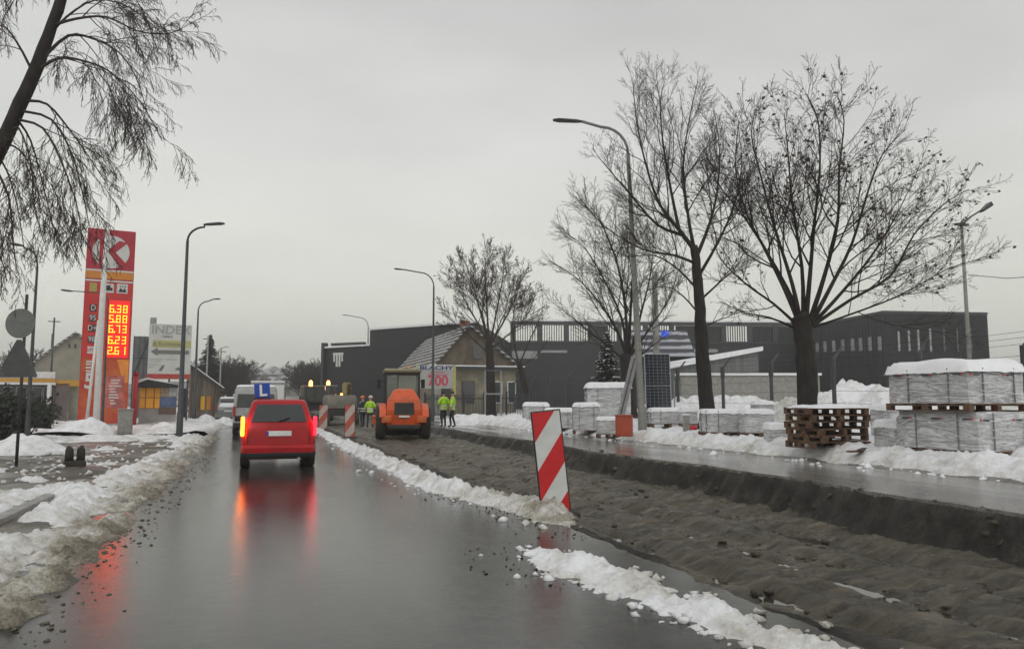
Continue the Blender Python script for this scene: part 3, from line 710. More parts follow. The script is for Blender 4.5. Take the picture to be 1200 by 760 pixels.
# left dark showroom with shield emblem
t = thing('showroom', 'dark grey flat roofed showroom with a white striped shield emblem on its wall', 'building')
a = XY(381, 84); b = XY(437, 80); c = XY(470, 110); d = XY(400, 115)
mb = MB(); plan_prism(mb, [a, b, c, d], -.3, [zat(a, 408)]*4); mb.build('wall', M_hall, t)
mb = MB(); wall_box(mb, a, b, zat(a, 408)+.01, zat(a, 406.2), 3, .25); mb.build('roof_snow', M_cap, t)
mb = MB(); wall_box(mb, XY(379.5, 84.5), XY(382, 84.2), -.2, zat(a, 401.5), .6, .5); wall_box(mb, XY(382, 84.6), XY(421, 82.6), zat(a, 404), zat(a, 401), .4, -.6); mb.build('parapet_frame', M_dsteel, t)
n_ = (b-a).normalized()
em = thing('shield', None, None); del_ = em
em.parent = t
mb = MB()
for i, (x0, x1) in enumerate(((390, 391.6), (393, 395), (396.2, 398.2), (399.4, 401))):
    yb = (424, 430, 430, 424)[i]
    wall_box(mb, XY(x0, 84-(x0-381)/56*4), XY(x1, 84-(x1-381)/56*4), zat(a, yb), zat(a, 416), .1, .07)
wall_box(mb, XY(389.6, 83.4), XY(401.6, 82.55), zat(a, 416.3), zat(a, 413.8), .1, .085)
bpy.data.objects.remove(em)
mb.build('emblem', M_white, t)
t = thing('factory_hall', 'taller plain charcoal hall between the showroom and the striped roof house', 'building')
a = XY(432, 78); b = XY(560, 70); c = XY(600, 96); d = XY(470, 110)
mb = MB(); plan_prism(mb, [a, b, c, d], -.3, [zat(a, 387), zat(b, 378), zat(b, 378), zat(a, 387)]); mb.build('wall', M_hall, t)
mb = MB()
d0 = (b-a); n_ = Vector((d0.y, -d0.x, 0)).normalized(); n_ = n_ if n_.dot(-a) > 0 else -n_
A = a+n_*.15; B = b+n_*.15; za, zb = zat(a, 387), zat(b, 378)
mb.add([(A.x, A.y, za+.02), (B.x, B.y, zb+.02), (B.x-n_.x*.6, B.y-n_.y*.6, zb+.02), (A.x-n_.x*.6, A.y-n_.y*.6, za+.02), (A.x, A.y, za+.22), (B.x, B.y, zb+.22), (B.x-n_.x*.6, B.y-n_.y*.6, zb+.22), (A.x-n_.x*.6, A.y-n_.y*.6, za+.22)],
       [(0,3,2,1),(4,5,6,7),(0,1,5,4),(1,2,6,5),(2,3,7,6),(3,0,4,7)])
mb.build('roof_edge', M_cap, t)
# gabled house: ridge parallel to the road
t = thing('gabled_house', 'old beige house with a brown boarded gable and snow striped tile roof', 'house')
D0 = 58; gl = XY(507, D0); gr_ = XY(628, D0-1); y0 = gl.y
zE = zat(gl, 427); zA = zat(gl, 378); x0, x1 = gl.x, gl.x+(gr_.x-gl.x)*.98; xm = XY(548, D0).x; xm = x0+(x1-x0)*.40
LEN = 17
mb = MB(); mb.box(x0+.25, x1-.25, y0+.1, y0+LEN, -.3, zE); mb.build('wall', M_beige, t)
mb = MB(); mb.prism([(x0+.2, zE), (x1-.2, zE), (xm, zA-.1)], y0+.12, y0+LEN); mb.build('gable', M_gable, t)
def rooftile(name, pale, dark, sc, rows):
    m, n, l, b = nodes_mat(name); tcn = n.new('ShaderNodeTexCoord'); s = n.new('ShaderNodeSeparateXYZ'); l.new(tcn.outputs['Object'], s.inputs[0])
    z = n.new('ShaderNodeTexNoise'); z.inputs['Scale'].default_value = sc; z.inputs['Detail'].default_value = 8; l.new(tcn.outputs['Object'], z.inputs['Vector'])
    a1 = n.new('ShaderNodeMath'); a1.operation = 'MULTIPLY'; a1.inputs[1].default_value = rows; l.new(s.outputs[2], a1.inputs[0])
    fr_ = n.new('ShaderNodeMath'); fr_.operation = 'FRACT'; l.new(a1.outputs[0], fr_.inputs[0])
    ad = n.new('ShaderNodeMath'); ad.operation = 'MULTIPLY_ADD'; ad.inputs[1].default_value = .9; l.new(z.outputs[0], ad.inputs[0]); l.new(fr_.outputs[0], ad.inputs[2])
    r = n.new('ShaderNodeValToRGB'); r.color_ramp.elements[0].position = .78; r.color_ramp.elements[1].position = .92; r.color_ramp.elements[0].color = (*pale, 1); r.color_ramp.elements[1].color = (*dark, 1)
    l.new(ad.outputs[0], r.inputs[0]); l.new(r.outputs[0], b.inputs['Base Color']); b.inputs['Roughness'].default_value = .8
    MATS[name] = m; return m
M_tile = rooftile('snowy_tiles', (.42, .43, .43), (.075, .065, .055), 1.2, 3.1)
mb = MB()
for (xe, s) in ((x0, -1), (x1, 1)):
    dx = xe-xm; q = 1.06; ze = zA+(zE-zA)*q; xe2 = xm+dx*q
    mb.add([(xm, y0-.35, zA), (xm, y0+LEN, zA), (xe2, y0+LEN, ze), (xe2, y0-.35, ze), (xm, y0-.35, zA-.16), (xm, y0+LEN, zA-.16), (xe2, y0+LEN, ze-.16), (xe2, y0-.35, ze-.16)],
       [(0,1,2,3),(7,6,5,4),(0,4,5,1),(1,5,6,2),(2,6,7,3),(3,7,4,0)])
rf = mb.build('roof', M_tile, t)
MB().box(xm+.5, xm+1.2, y0+4, y0+4.8, zA-.7, zA+.7).build('chimney', mat('brick', (.22, .09, .06), .85, .3, 9), rf)
mb = MB(); mb.box(x0-.3, x1+.3, y0-.5, y0+.1, zE-.32, zE-.12); mb.build('lean_to_roof', M_dsteel, t); 
MB().box(x0-.3, x1+.3, y0-.55, y0+.08, zE-.118, zE-.03).build('snow_strip', M_cap, t)
for fx, w in ((.10, .55), (.33, .8), (.64, .9), (.86, .5)):
    xx = lerp(x0, x1, fx); w_ = MB(); w_.box(xx, xx+w+.2, y0+.02, y0+.14, 1.3, 3.0); fo = w_.build('window', M_white if fx > .6 else M_woodd, t)
    MB().box(xx+.07, xx+w+.13, y0-.0, y0+.06, 1.38, 2.92).build('pane', M_win, fo)
MB().box(x0-.0, x0+.5, y0-.55, y0-.05, -.2, zE-.33).build('pillar', M_conc, t)
xx = lerp(x0, x1, .5); MB().box(xx-.3, xx+.4, y0+.02, y0+.16, zE+.5, zE+1.5).build('window', M_win, t)
# striped snowy roof of a small building behind the solar panel + blue lit sign
t = thing('outbuilding', 'low outbuilding with a snow striped roof and a small blue sign, behind the solar panel', 'building')
p = XY(783, 60); w = 62/900*60/2
t.location = (p.x, p.y, terrain(p.x, p.y)); t.rotation_euler.z = -AZ
zt, zb = zat(p, 382)-t.location.z, zat(p, 418)-t.location.z
MB().box(-w, w, .6, 6, 0, zb+.2).build('wall', M_hall2, t)
mb = MB(); mb.add([(-w-.2, 0, zb), (w+.2, 0, zb), (w+.2, 3.3, zt), (-w-.2, 3.3, zt), (-w-.2, 6.6, zb), (w+.2, 6.6, zb)], [(0,1,2,3), (3,2,5,4), (0,3,4), (1,5,2), (0,4,5,1)]); mb.build('roof', rooftile('striped_roof', (.36, .37, .40), (.05, .05, .06), .8, 1.6), t)
MB().box(-.4, .2, .2, .32, zt-.8, zt-.35).build('sign_board', mat('blue_sign', (.03, .06, .5), .4, .1, 3, emit=(.1, .2, 1), es=.35), t)
# low shed with snowy roof
t = thing('corrugated_shed', 'low grey corrugated shed with a thick white snow roof right behind the tall tree', 'shed')
p = XY(836, 45); t.location = (p.x, p.y, terrain(p.x, p.y)); t.rotation_euler.z = -AZ+R(0); s = 45/900
def zl(py): return zat(p, py)-t.location.z
M_corr = mat('corrugated', (.16, .165, .165), .6, .25, 1, .9, 20, stretch=(6, 1, .05))
mb = MB(); mb.prism([(-2.4, 0), (2.7, 0), (2.7, zl(412)), (-2.4, zl(430))], 0, 5); mb.build('wall', M_corr, t)
mb = MB(); mb.prism([(-2.6, zl(432)), (2.9, zl(411)), (2.9, zl(406)), (-2.6, zl(424))], -.3, 5.3); mb.build('roof_snow', M_cap, t)
mb = MB(); mb.box(-2.2, 5.6, -1.6, -.4, -.1, zl(441)); mb.build('annex_wall', M_conc, t)
mb = MB(); mb.box(-2.3, 5.7, -1.7, -.35, zl(441)+.01, zl(438)); mb.build('annex_snow', M_cap, t)

# ------------------------------------------------------------------ street lamps
def lamp(label, base, top_px, top_py, arm_px, arm_py, D=None, r=.09, m=None, head=.55, group='street lamps along the road', hz=None):
    if D is None: b = place(*base)
    else: b = XY(base[0], D); b.z = terrain(b.x, b.y)
    D = fdist(b.x, b.y)
    t = thing('street_lamp', label, 'street lamp', b, 0, group)
    H = ZA(b.x, b.y, top_py)-b.z
    tip = P3(arm_px, arm_py, D)-b; tp = (P3(top_px, top_py, D)-b) if top_px else Vector((0, 0, H)); tp.z = 0; tip = tip-tp
    m = m or M_steel
    mb = MB(); mb.tube([(0, 0, -.1), (0, 0, .9), tp*(.95/H)+Vector((0, 0, .95)), tp+Vector((0, 0, H))], [r*1.25, r*1.25, r, r*.55], 12); mb.build('pole', m, t, auto=40)
    hor = Vector((tip.x, tip.y, 0)); L_ = hor.length; hd = hor.normalized(); rise = tip.z-H
    P = [Vector((0, 0, H-.02))]
    for i in range(1, 7):
        a = i/6*PI/2; q = min(.9, L_*.45); P.append(Vector((0, 0, H))+hd*q*(1-math.cos(a))+Vector((0, 0, rise*.8*math.sin(a))))
    P.append(hd*(L_-head)+Vector((0, 0, tip.z-.03)))
    mb = MB(); mb.M = Matrix.Translation(tp); mb.tube(P, r*.42, 8); mb.build('arm', m, t, smooth=True)
    mb = MB(); mb.M = Matrix.Translation(tp); d = hd; n = Vector((-d.y, d.x, 0)); A = hd*(L_-head*1.05)+Vector((0, 0, tip.z-.05)); B = hd*L_+Vector((0, 0, tip.z))
    rr = []
    for f, w, hgt in ((0, .05, .03), (.2, .10, .05), (.8, .13, .055), (1, .07, .03)):
        c = A.lerp(B, f); rr.append([c+n*w, c+n*w*.8+Vector((0, 0, hgt)), c-n*w*.8+Vector((0, 0, hgt)), c-n*w, c-n*w*.8-Vector((0, 0, hgt*.6)), c+n*w*.8-Vector((0, 0, hgt*.6))])
    mb.loft(rr); mb.build('lamp_head', M_dsteel, t, smooth=False)
    return t
lamp('tall grey street lamp with a black head, nearest on the right, beside the orange barrel', (753, 510), 736, 180, 648, 141, r=.115, m=mat('grey_lamp_steel', (.22, .22, .20), .5, .2, 6), head=.95)
lamp('thin street lamp rising just right of the orange roller', (507, 492), 0, 336, 462, 315, D=50, r=.10, m=M_dsteel)
lamp('street lamp in front of the dark showroom at the far end of the works', (430, 480), 0, 384, 402, 369, D=82, r=.12, m=M_steel)
lamp('dark street lamp standing by the left kerb, tallest on the left', (210, 511), 0, 282, 263, 262, r=.10, m=M_dsteel, head=.8)
lamp('street lamp second along the left kerb beyond the billboard', (228, 491), 0, 364, 258, 350, D=60, r=.11, m=M_dsteel)
lamp('small distant street lamp in front of the spruce on the left', (254, 486), 0, 412, 268, 406, D=110, r=.12, m=M_steel)
lamp('thin pole lamp behind the round sign at the left edge, its arm reaching left', (31, 517), 0, 312, 12, 286, r=.07, m=M_dsteel, head=.4)
lamp('grey lamp with a long arm crossing in front of the price sign', (121, 500), 0, 352, 72, 340, D=37, r=.06, m=M_dsteel, head=.5)
# floodlight mast on the far right
b = XY(1139, 33); b.z = terrain(b.x, b.y)
t = thing('floodlight_mast', 'slim mast with a tilted floodlight in front of the factory hall, far right', 'floodlight', b)
H = ZA(b.x, b.y, 262)-b.z
MB().tube([(0, 0, 0), (0, 0, H)], [.10, .06], 10).build('pole', mat('grey_lamp_steel', (.22, .22, .20)), t, smooth=True)
tip = P3(1152, 245, 33)-b
MB().tube([(0, 0, H-.05), (tip.x*.5, tip.y*.5, H+.35), tuple(tip)], .035, 8).build('arm', M_dsteel, t, smooth=True)
d = Vector((ca, -sa, 0)); n = Vector((sa, ca, 0)); mb = MB()
A = tip-d*.08-Vector((0, 0, .1)); B = tip+d*.32+Vector((0, 0, .22)); u = Vector((-d.x*.4, -d.y*.4, .8)).normalized()
mb.loft([[A-n*.16-u*.05, A+n*.16-u*.05, A+n*.16+u*.05, A-n*.16+u*.05], [B-n*.2-u*.1, B+n*.2-u*.1, B+n*.2+u*.1, B-n*.2+u*.1]]); mb.build('lamp_head', M_dsteel, t, bevel=.02)
MB().box(-.3, .3, -.12, .12, H-.08, H).build('bracket', M_dsteel, t)
# utility pole
b = XY(770, 38); b.z = terrain(b.x, b.y)
t = thing('utility_pole', 'pale concrete pole with ceramic insulators rising behind the solar panel', 'utility pole', b)
H = ZA(b.x, b.y, 318)-b.z
MB().tube([(0, 0, 0), (0, 0, H)], [.19, .13], 10).build('pole', M_conc, t, smooth=True)
MB().box(-.55, .55, -.06, .06, H-.45, H-.37).build('crossarm', M_steel, t)
for x in (-.5, -.2, .2, .5): MB().tube([(x, 0, H-.37), (x, 0, H-.3), (x, 0, H-.22), (x, 0, H-.16)], [.02, .06, .05, .02], 8).build('insulator', M_white, t)

# ------------------------------------------------------------------ price sign
pD = 42
b = XY(121, pD); b.z = terrain(b.x, b.y)
t = thing('price_sign', 'tall red fuel price totem with glowing prices and a round K emblem', 'price sign', b, -AZ*0+R(22)-AZ*0)
t.rotation_euler.z = math.atan2(-b.x, b.y)*1.0*(-1) if False else math.atan2(b.y, b.x)-PI/2
def U(px):
    d = XY(px, pD)-CO; n = Vector((b.x, b.y, 0)).normalized(); d.z = 0
    d = (XY(px-3.5, pD)-CO); d.z = 0; q = d*((b.x*n.x+b.y*n.y)/(d.x*n.x+d.y*n.y))-Vector((b.x, b.y, 0)); a = t.rotation_euler.z; return q.x*math.cos(a)+q.y*math.sin(a)
def Z(py): return ZA(b.x, b.y, py)-b.z
W = U(153)
M_sred = mat('sign_red', (.36, .012, .03), .4, .08, 2)
M_sred2 = mat('sign_red_bright', (.50, .02, .02), .35, .12, 1.5)
M_sor = mat('sign_orange', (.55, .20, .02), .4, .1, 3)
M_swh = mat('sign_white', (.55, .55, .54), .4, .06, 3)
M_sdk = mat('sign_dark', (.06, .02, .025), .4, .2, 3)
M_led = mat('led_digits', (.9, .5, .05), .4, 0, 3, emit=(1, .085, .003), es=10)
M_ledbloom = mat('led_bloom_panel', (.25, .01, .01), .4, .2, 2, emit=(1, .012, .008), es=.75)  # dim red emission imitates the bloom around the lit digits
MB().box(-W, W, -.22, .22, .15, Z(270)).build('cabinet', M_sred, t, bevel=.03)
MB().box(-W*.8, W*.8, -.3, .3, -.2, .16).build('footing', M_conc, t)
MB().box(-W+.03, W-.03, -.235, -.215, Z(327.5), Z(319)).build('orange_band', M_sor, t)
mb = MB(); mb.box(-W+.03, W-.03, -.235, -.215, Z(319)+.003, Z(317)); mb.box(-W+.03, W-.03, -.235, -.215, Z(331), Z(329)); mb.build('white_line', M_swh, t)
MB().box(-W+.03, W-.03, -.232, -.215, Z(420), Z(331.5)).build('price_panel', M_sred2, t)
cz = Z(296); cx = U(124.5); rr = U(146.5)
mb = MB(); mb.prism([(cx+rr*math.cos(a*PI/24), cz+rr*math.sin(a*PI/24)) for a in range(48)], -.24, -.215); mb.build('emblem_disc', M_swh, t)
k = rr
mb = MB()
mb.prism([(cx-k*.62, cz-k*.80), (cx-k*.28, cz-k*.96), (cx-k*.28, cz+k*.96), (cx-k*.62, cz+k*.80)], -.255, -.242)
mb.prism([(cx-k*.2, cz+k*.06), (cx+k*.42, cz+k*.72), (cx+k*.86, cz+k*.62), (cx+k*.24, cz-k*.02)], -.2552, -.242)
mb.prism([(cx-k*.2, cz+k*.05), (cx+k*.23, cz-k*.0), (cx+k*.86, cz-k*.68), (cx+k*.50, cz-k*.88)], -.2548, -.242)
mb.build('emblem_letter', M_sred, t)
def sq(x0, x1, y0, y1, m, name='icon', d=0): 
    return MB().box(U(x0), U(x1), -.245-d, -.23, Z(y1), Z(y0)).build(name, m, t)
M_olive = mat('olive_icon', (.35, .30, .08), .5, .1, 4)
sq(101, 110, 333, 343, M_olive); sq(117, 130, 333, 343.5, M_swh); sq(133.5, 146.5, 332.5, 343.5, M_swh)
mb = MB(); mb.box(U(119.5), U(126), -.26, -.246, Z(341), Z(335)); mb.box(U(126.3), U(128.5), -.26, -.246, Z(341), Z(337.5)); mb.build('pictogram', M_black, t)
mb = MB(); mb.prism([(U(135.5), Z(342)), (U(138), Z(337)), (U(141), Z(340)), (U(143), Z(337)), (U(145), Z(342))], -.26, -.246)
for x in (137, 140, 143): mb.box(U(x), U(x+1.3), -.26, -.246, Z(336), Z(334.5))
mb.build('pictogram', M_black, t)
MB().box(U(123.5), U(150.5), -.25, -.233, Z(419), Z(352)).build('led_bloom_panel', M_ledbloom, t)  # sheet behind the digits, glowing red in place of their bloom
SEG = {'0': 'abcdef', '1': 'bc', '2': 'abged', '3': 'abgcd', '5': 'afgcd', '6': 'afgedc', '7': 'abc', '8': 'abcdefg'}
def digit(mb, ch, x, z, w, h):
    th = h*.11; s = SEG[ch]; g = -.012
    H2 = h/2
    if 'a' in s: mb.box(x+g, x+w-g, -.28, -.252, z+h-th, z+h)
    if 'd' in s: mb.box(x+g, x+w-g, -.28, -.252, z, z+th)
    if 'g' in s: mb.box(x+g, x+w-g, -.28, -.252, z+H2-th/2, z+H2+th/2)
    if 'f' in s: mb.box(x-th/2, x+th/2, -.279, -.252, z+H2+g, z+h-g)
    if 'e' in s: mb.box(x-th/2, x+th/2, -.279, -.252, z+g, z+H2-g)
    if 'b' in s: mb.box(x+w-th/2, x+w+th/2, -.279, -.252, z+H2+g, z+h-g)
    if 'c' in s: mb.box(x+w-th/2, x+w+th/2, -.279, -.252, z+g, z+H2-g)
for row, py in (('638', 362), ('588', 373.6), ('673', 385.4), ('623', 398.3), ('261', 410.6)):
    h = Z(py-4.4)-Z(py+4.4); rowo = bpy.data.objects.new('price', None); COL.objects.link(rowo); rowo.parent = t
    for ch, px in zip(row, (127, 135.2, 142.8)):
        mb = MB(); digit(mb, ch, U(px), Z(py+4.4), (U(130)-U(125.9)), h); mb.build('digit', M_led, rowo)
    MB().box(U(133)-.03, U(133)+.04, -.28, -.252, Z(py+4.4), Z(py+4.4)+.08).build('decimal_point', M_led, rowo)
    q = sq(102.5, 111, py-4.2, py+4.2, M_swh if row == '261' else M_sdk, 'fuel_tag')
for s_, py in (('D', 362), ('95', 373.6), ('D+', 385.4), ('98', 398.3)):
    text('fuel_letter', s_, .42, M_swh, t, (U(107), -.25, Z(py)), sx=.8)
text('fuel_letter', 'LPG', .26, M_sred, t, (U(107), -.25, Z(410.6)), sx=.8)
# lower posters
MB().box(-W+.03, W-.03, -.23, -.215, Z(496), Z(420.3)).build('lower_panel', mat('poster_red', (.38, .02, .015), .4, .35, 1.5, col2=(.5, .12, .02)), t)
text('poster_digit', '5', 1.15, M_swh, t, (U(106.5), -.235, Z(447)), sx=.8, bold=.03)
mb = MB()
for py, w in ((424, 8), (427, 6), (431, 9), (435, 7)): mb.box(U(102), U(102+w), -.245, -.232, Z(py+1), Z(py-1))
mb.build('poster_lines', M_swh, t)
MB().prism([(U(138), Z(421)), (U(152), Z(421)), (U(152), Z(447)), (U(147), Z(449))], -.245, -.231).build('poster_flame', mat('flame_orange', (.75, .25, .03), .4, .2, 3), t)
MB().box(U(126), U(148), -.25, -.232, Z(478), Z(440)).build('poster', mat('poster_pink', (.45, .12, .10), .4, .5, 2.5), t)
mb = MB()
for i in range(9): mb.box(U(130+random.random()*3), U(137+random.random()*8), -.26, -.2505, Z(445+i*3.4+1), Z(445+i*3.4-.5))
mb.build('poster_lines', M_swh, t)

# white flagpoles
b = XY(113, 36, 485); b.z = terrain(b.x, b.y)
t = thing('flagpole', 'white flagpole standing close in front of the price totem', 'flagpole', b)
H = ZA(b.x, b.y, 196)-b.z
MB().tube([(0, 0, -.1), (0, 0, H*.5), (.10, 0, H)], [.15, .13, .05], 12).build('pole', M_white, t, smooth=True)
MB().box(-.25, .25, -.25, .25, -.1, .12).build('base_plate', M_steel, t, bevel=.01)
b = XY(102, 37); b.z = terrain(b.x, b.y)
t = thing('flagpole', 'short leaning white banner pole left of the tall flagpole', 'flagpole', b)
MB().tube([(0, 0, -.1), (.3, 0, ZA(b.x, b.y, 375)-b.z)], [.08, .05], 10).build('pole', M_white, t, smooth=True)
MB().box(-.2, .2, -.2, .2, -.1, .1).build('base_plate', M_steel, t, bevel=.01)
# red column and grey pump post
b = XY(158, 44); b.z = terrain(b.x, b.y)
t = thing('red_post', 'slim red post with a cap at the right foot of the price totem', 'post', b)
MB().tube([(0, 0, 0), (0, 0, 2.9)], .14, 10).build('shaft', M_sred2, t, smooth=True); MB().tube([(0, 0, 2.9), (0, 0, 3.0)], .2, 10).build('cap', M_sred, t)
b = XY(148, 33); b.z = terrain(b.x, b.y)
t = thing('utility_cabinet', 'grey utility cabinet standing in the snow before the price totem', 'cabinet', b, .2)
MB().box(-.28, .28, -.18, .18, 0, 1.0).build('body', M_conc, t, bevel=.015); MB().box(-.31, .31, -.21, .21, 1.0, 1.06).build('lid', M_steel, t, bevel=.01)
MB().box(-.24, .24, -.195, -.182, .08, .92).build('door', M_conc, t, bevel=.004)

# ------------------------------------------------------------------ round and triangular sign backs
b = place(19, 545)
t = thing('road_sign', 'round and triangular road signs seen from behind on one post at the left edge', 'road sign', b)
D = fdist(b.x, b.y)
H = ZA(b.x, b.y, 345)-b.z
MB().tube([(0, 0, -.1), (0, 0, H)], .032, 10).build('post', M_dsteel, t, smooth=True)
M_sgb = mat('sign_back', (.10, .105, .105), .5, .2, 5, metal=.3)
off = (15-19)/900*D; zc = ZA(b.x, b.y, 379)-b.z; r_ = 17.5/900*D
mb = MB(); mb.M = Matrix.Rotation(-AZ, 4, 'Z'); mb.prism([(off+r_*math.cos(i*PI/20), zc+r_*math.sin(i*PI/20)) for i in range(40)], -.06, -.04); mb.build('round_plate', mat('sign_back_pale', (.2, .21, .2), .5, .2, 5, metal=.3), t, bevel=.004)
zt = ZA(b.x, b.y, 398)-b.z; zb_ = ZA(b.x, b.y, 442)-b.z; w2 = 23/900*D
mb = MB(); mb.M = Matrix.Rotation(-AZ, 4, 'Z'); mb.prism([(off-w2, zb_), (off+w2, zb_), (off+w2+.01, zb_+.05), (off+.05, zt), (off-.05, zt), (off-w2-.01, zb_+.05)], -.065, -.045); mb.build('triangle_plate', M_sgb, t, bevel=.004)
mb = MB(); mb.M = Matrix.Rotation(-AZ, 4, 'Z')
for z in (zc-.2, zc+.2, zb_+.15, zb_+.5): mb.box(off-.2, off+.2, -.04, -.0, z, z+.03)
mb.build('bracket', M_steel, t)

# ------------------------------------------------------------------ left buildings
def facing(px, D, py=470):
    b = XY(px, D); b.z = terrain(b.x, b.y); return b, math.atan2(b.y, b.x)-PI/2
class Loc:
    def __init__(s, px, D): s.b, s.rz = facing(px, D); s.px = px; s.D = D; s.k = math.hypot(s.b.x, s.b.y)/s.D*math.cos(math.atan((px-600)/900))
    def u(s, px):
        # local x of a pixel column on the facing plane
        d = XY(px, s.D)-CO; n = Vector((s.b.x, s.b.y, 0)); n.normalize(); d.z = 0
        k = (s.b.x*n.x+s.b.y*n.y)/(d.x*n.x+d.y*n.y); q = d*k-Vector((s.b.x, s.b.y, 0)); return q.x*math.cos(s.rz)+q.y*math.sin(s.rz)
    def z(s, py): return ZA(s.b.x, s.b.y, py)-s.b.z
q = Loc(88, 75)
t = thing('plastered_house', 'beige plastered house with a shallow gable behind the fuel station', 'house', q.b, q.rz)
MB().prism([(q.u(38), -.3), (q.u(140), -.3), (q.u(140), q.z(424)), (q.u(84), q.z(391)), (q.u(38), q.z(424))], 0, 9).build('wall', mat('grey_beige_plaster', (.27, .25, .2), .9, .2, .8, .2, 10), t)
mb = MB()
mb.add([(q.u(84), -.4, q.z(388.5)), (q.u(145), -.4, q.z(424)), (q.u(145), 9.4, q.z(424)), (q.u(84), 9.4, q.z(388.5)), (q.u(84), -.4, q.z(391)), (q.u(145), -.4, q.z(427)), (q.u(145), 9.4, q.z(427)), (q.u(84), 9.4, q.z(391))], [(0,1,2,3),(7,6,5,4),(0,4,5,1),(1,5,6,2),(2,6,7,3),(3,7,4,0)])
mb.add([(q.u(84), -.4, q.z(388.5)), (q.u(33), -.4, q.z(426)), (q.u(33), 9.4, q.z(426)), (q.u(84), 9.4, q.z(388.5)), (q.u(84), -.4, q.z(391)), (q.u(33), -.4, q.z(429)), (q.u(33), 9.4, q.z(429)), (q.u(84), 9.4, q.z(391))], [(0,1,2,3),(7,6,5,4),(0,4,5,1),(1,5,6,2),(2,6,7,3),(3,7,4,0)])
rf = mb.build('roof', M_tile, t)
MB().box(q.u(55), q.u(58), 2, 3, q.z(410), q.z(390)).build('chimney', M_woodd, rf)
for x in (76, 83): MB().box(q.u(x), q.u(x+3), -.06, .05, q.z(408), q.z(403)).build('window', M_win, t)
q = Loc(60, 47)
t = thing('fuel_station', 'low fuel station shop with a white and yellow fascia and dark glass front', 'shop', q.b, q.rz)
MB().box(q.u(-30), q.u(80), 0, 8, -.2, q.z(452)).build('wall', mat('station_grey', (.10, .095, .09), .5, .3, 1), t)
mb = MB(); mb.box(q.u(-32), q.u(63), -.5, 8, q.z(443.5), q.z(436)); mb.build('white_fascia', M_white, t, bevel=.03)
mb = MB(); mb.box(q.u(-32), q.u(63), -.48, 8, q.z(448), q.z(443.5)-.01); mb.box(q.u(63.2), q.u(92), -.3, 4, q.z(452), q.z(445)); mb.build('yellow_band', mat('ochre_band', (.55, .30, .05), .5, .1, 3), t)
MB().box(q.u(-32), q.u(64), -.55, 8, q.z(451), q.z(448)-.01).build('soffit', M_white, t)
for i, x in enumerate((-20, 0, 18, 36, 50)): 
    f = MB().box(q.u(x), q.u(x+13), -.06, .02, .1, q.z(453)).build('window', M_steel, t); MB().box(q.u(x+1), q.u(x+12), -.08, -.055, .2, q.z(454)).build('pane', M_glass, f)
MB().tube([(q.u(57), -.45, -.1), (q.u(57), -.45, q.z(451))], .13, 10).build('column', M_white, t, smooth=True)
MB().box(q.u(81), q.u(95), 1.5, 1.7, 0, q.z(452)).build('advert_panel', mat('faded_panel', (.45, .47, .36), .6, .3, 1.5), t)
MB().box(q.u(64), q.u(80), -.3, -.05, 0, q.z(449)).build('side_cladding', mat('brown_cladding', (.15, .12, .11), .6, .3, 1), t)
# dark mesh warehouse behind billboard
q = Loc(163, 60)
t = thing('dark_warehouse', 'dark panelled warehouse end between the price totem and the billboard', 'building', q.b, q.rz)
MB().box(q.u(153), q.u(173), 0, 5, 0, q.z(394)).build('wall', mat('warehouse', (.12, .125, .13), .6, .35, 1.2), t)
mb = MB()
for x in (153.2, 160, 166, 172): mb.box(q.u(x), q.u(x+.7), -.06, .0, 0, q.z(394)+.05)
mb.box(q.u(153), q.u(173), -.04, 0, q.z(420), q.z(419)); mb.tube([(q.u(153), -.05, q.z(444)), (q.u(172), -.05, q.z(396))], .04, 4); mb.build('frame', M_dsteel, t)
MB().box(q.u(172), q.u(180), 3, 4, 0, q.z(367)).build('chimney', M_conc, t)
# billboard
q = Loc(196, 52)
t = thing('billboard', 'white advertising billboard with a grey left arrow and a red strip along the bottom', 'billboard', q.b, q.rz)
MB().box(q.u(171), q.u(221.5), -.08, .08, q.z(444), q.z(380)).build('panel', mat('board_white', (.55, .56, .53), .5, .1, 1.5), t)
def bq(x0, x1, y0, y1, m, n, d=.09): return MB().box(q.u(x0), q.u(x1), -d-.01, -.082, q.z(y1), q.z(y0)).build(n, m, t)
bq(176, 221, 399, 407, mat('lime_band', (.42, .42, .16), .5, .1, 2), 'green_band')
M_tgrey = mat('print_grey', (.16, .17, .16), .5, .1, 2)
M_tg2 = mat('print_pale', (.33, .35, .34), .5, .1, 2)
MB().prism([(q.u(174), q.z(412)), (q.u(182), q.z(407.5)), (q.u(182), q.z(410.3)), (q.u(219), q.z(410.3)), (q.u(219), q.z(414.6)), (q.u(182), q.z(414.6)), (q.u(182), q.z(417))], -.11, -.085).build('arrow', M_tgrey, t)
bq(171.2, 221.3, 438, 443.8, mat('red_strip', (.42, .05, .04), .5, .2, 2), 'red_strip')
text('headline', 'INDEX', .78, M_tg2, t, (q.u(197), -.09, q.z(387)), sx=1.05, bold=.02)
text('headline_line', 'MEBLE', .2, M_tgrey, t, (q.u(193), -.09, q.z(394.5)), sx=1.2)
text('band_text', '# Kontener', .42, M_tgrey, t, (q.u(194), -.102, q.z(403)), sx=.95)
mb = MB()
for x0, x1, y in ((172, 190, 421), (172, 187, 423.5), (172, 184, 427), (192, 205, 421), (172, 178, 430)): mb.box(q.u(x0), q.u(x1), -.09, -.082, q.z(y+.5), q.z(y-.4))
mb.build('small_print', M_tg2, t)
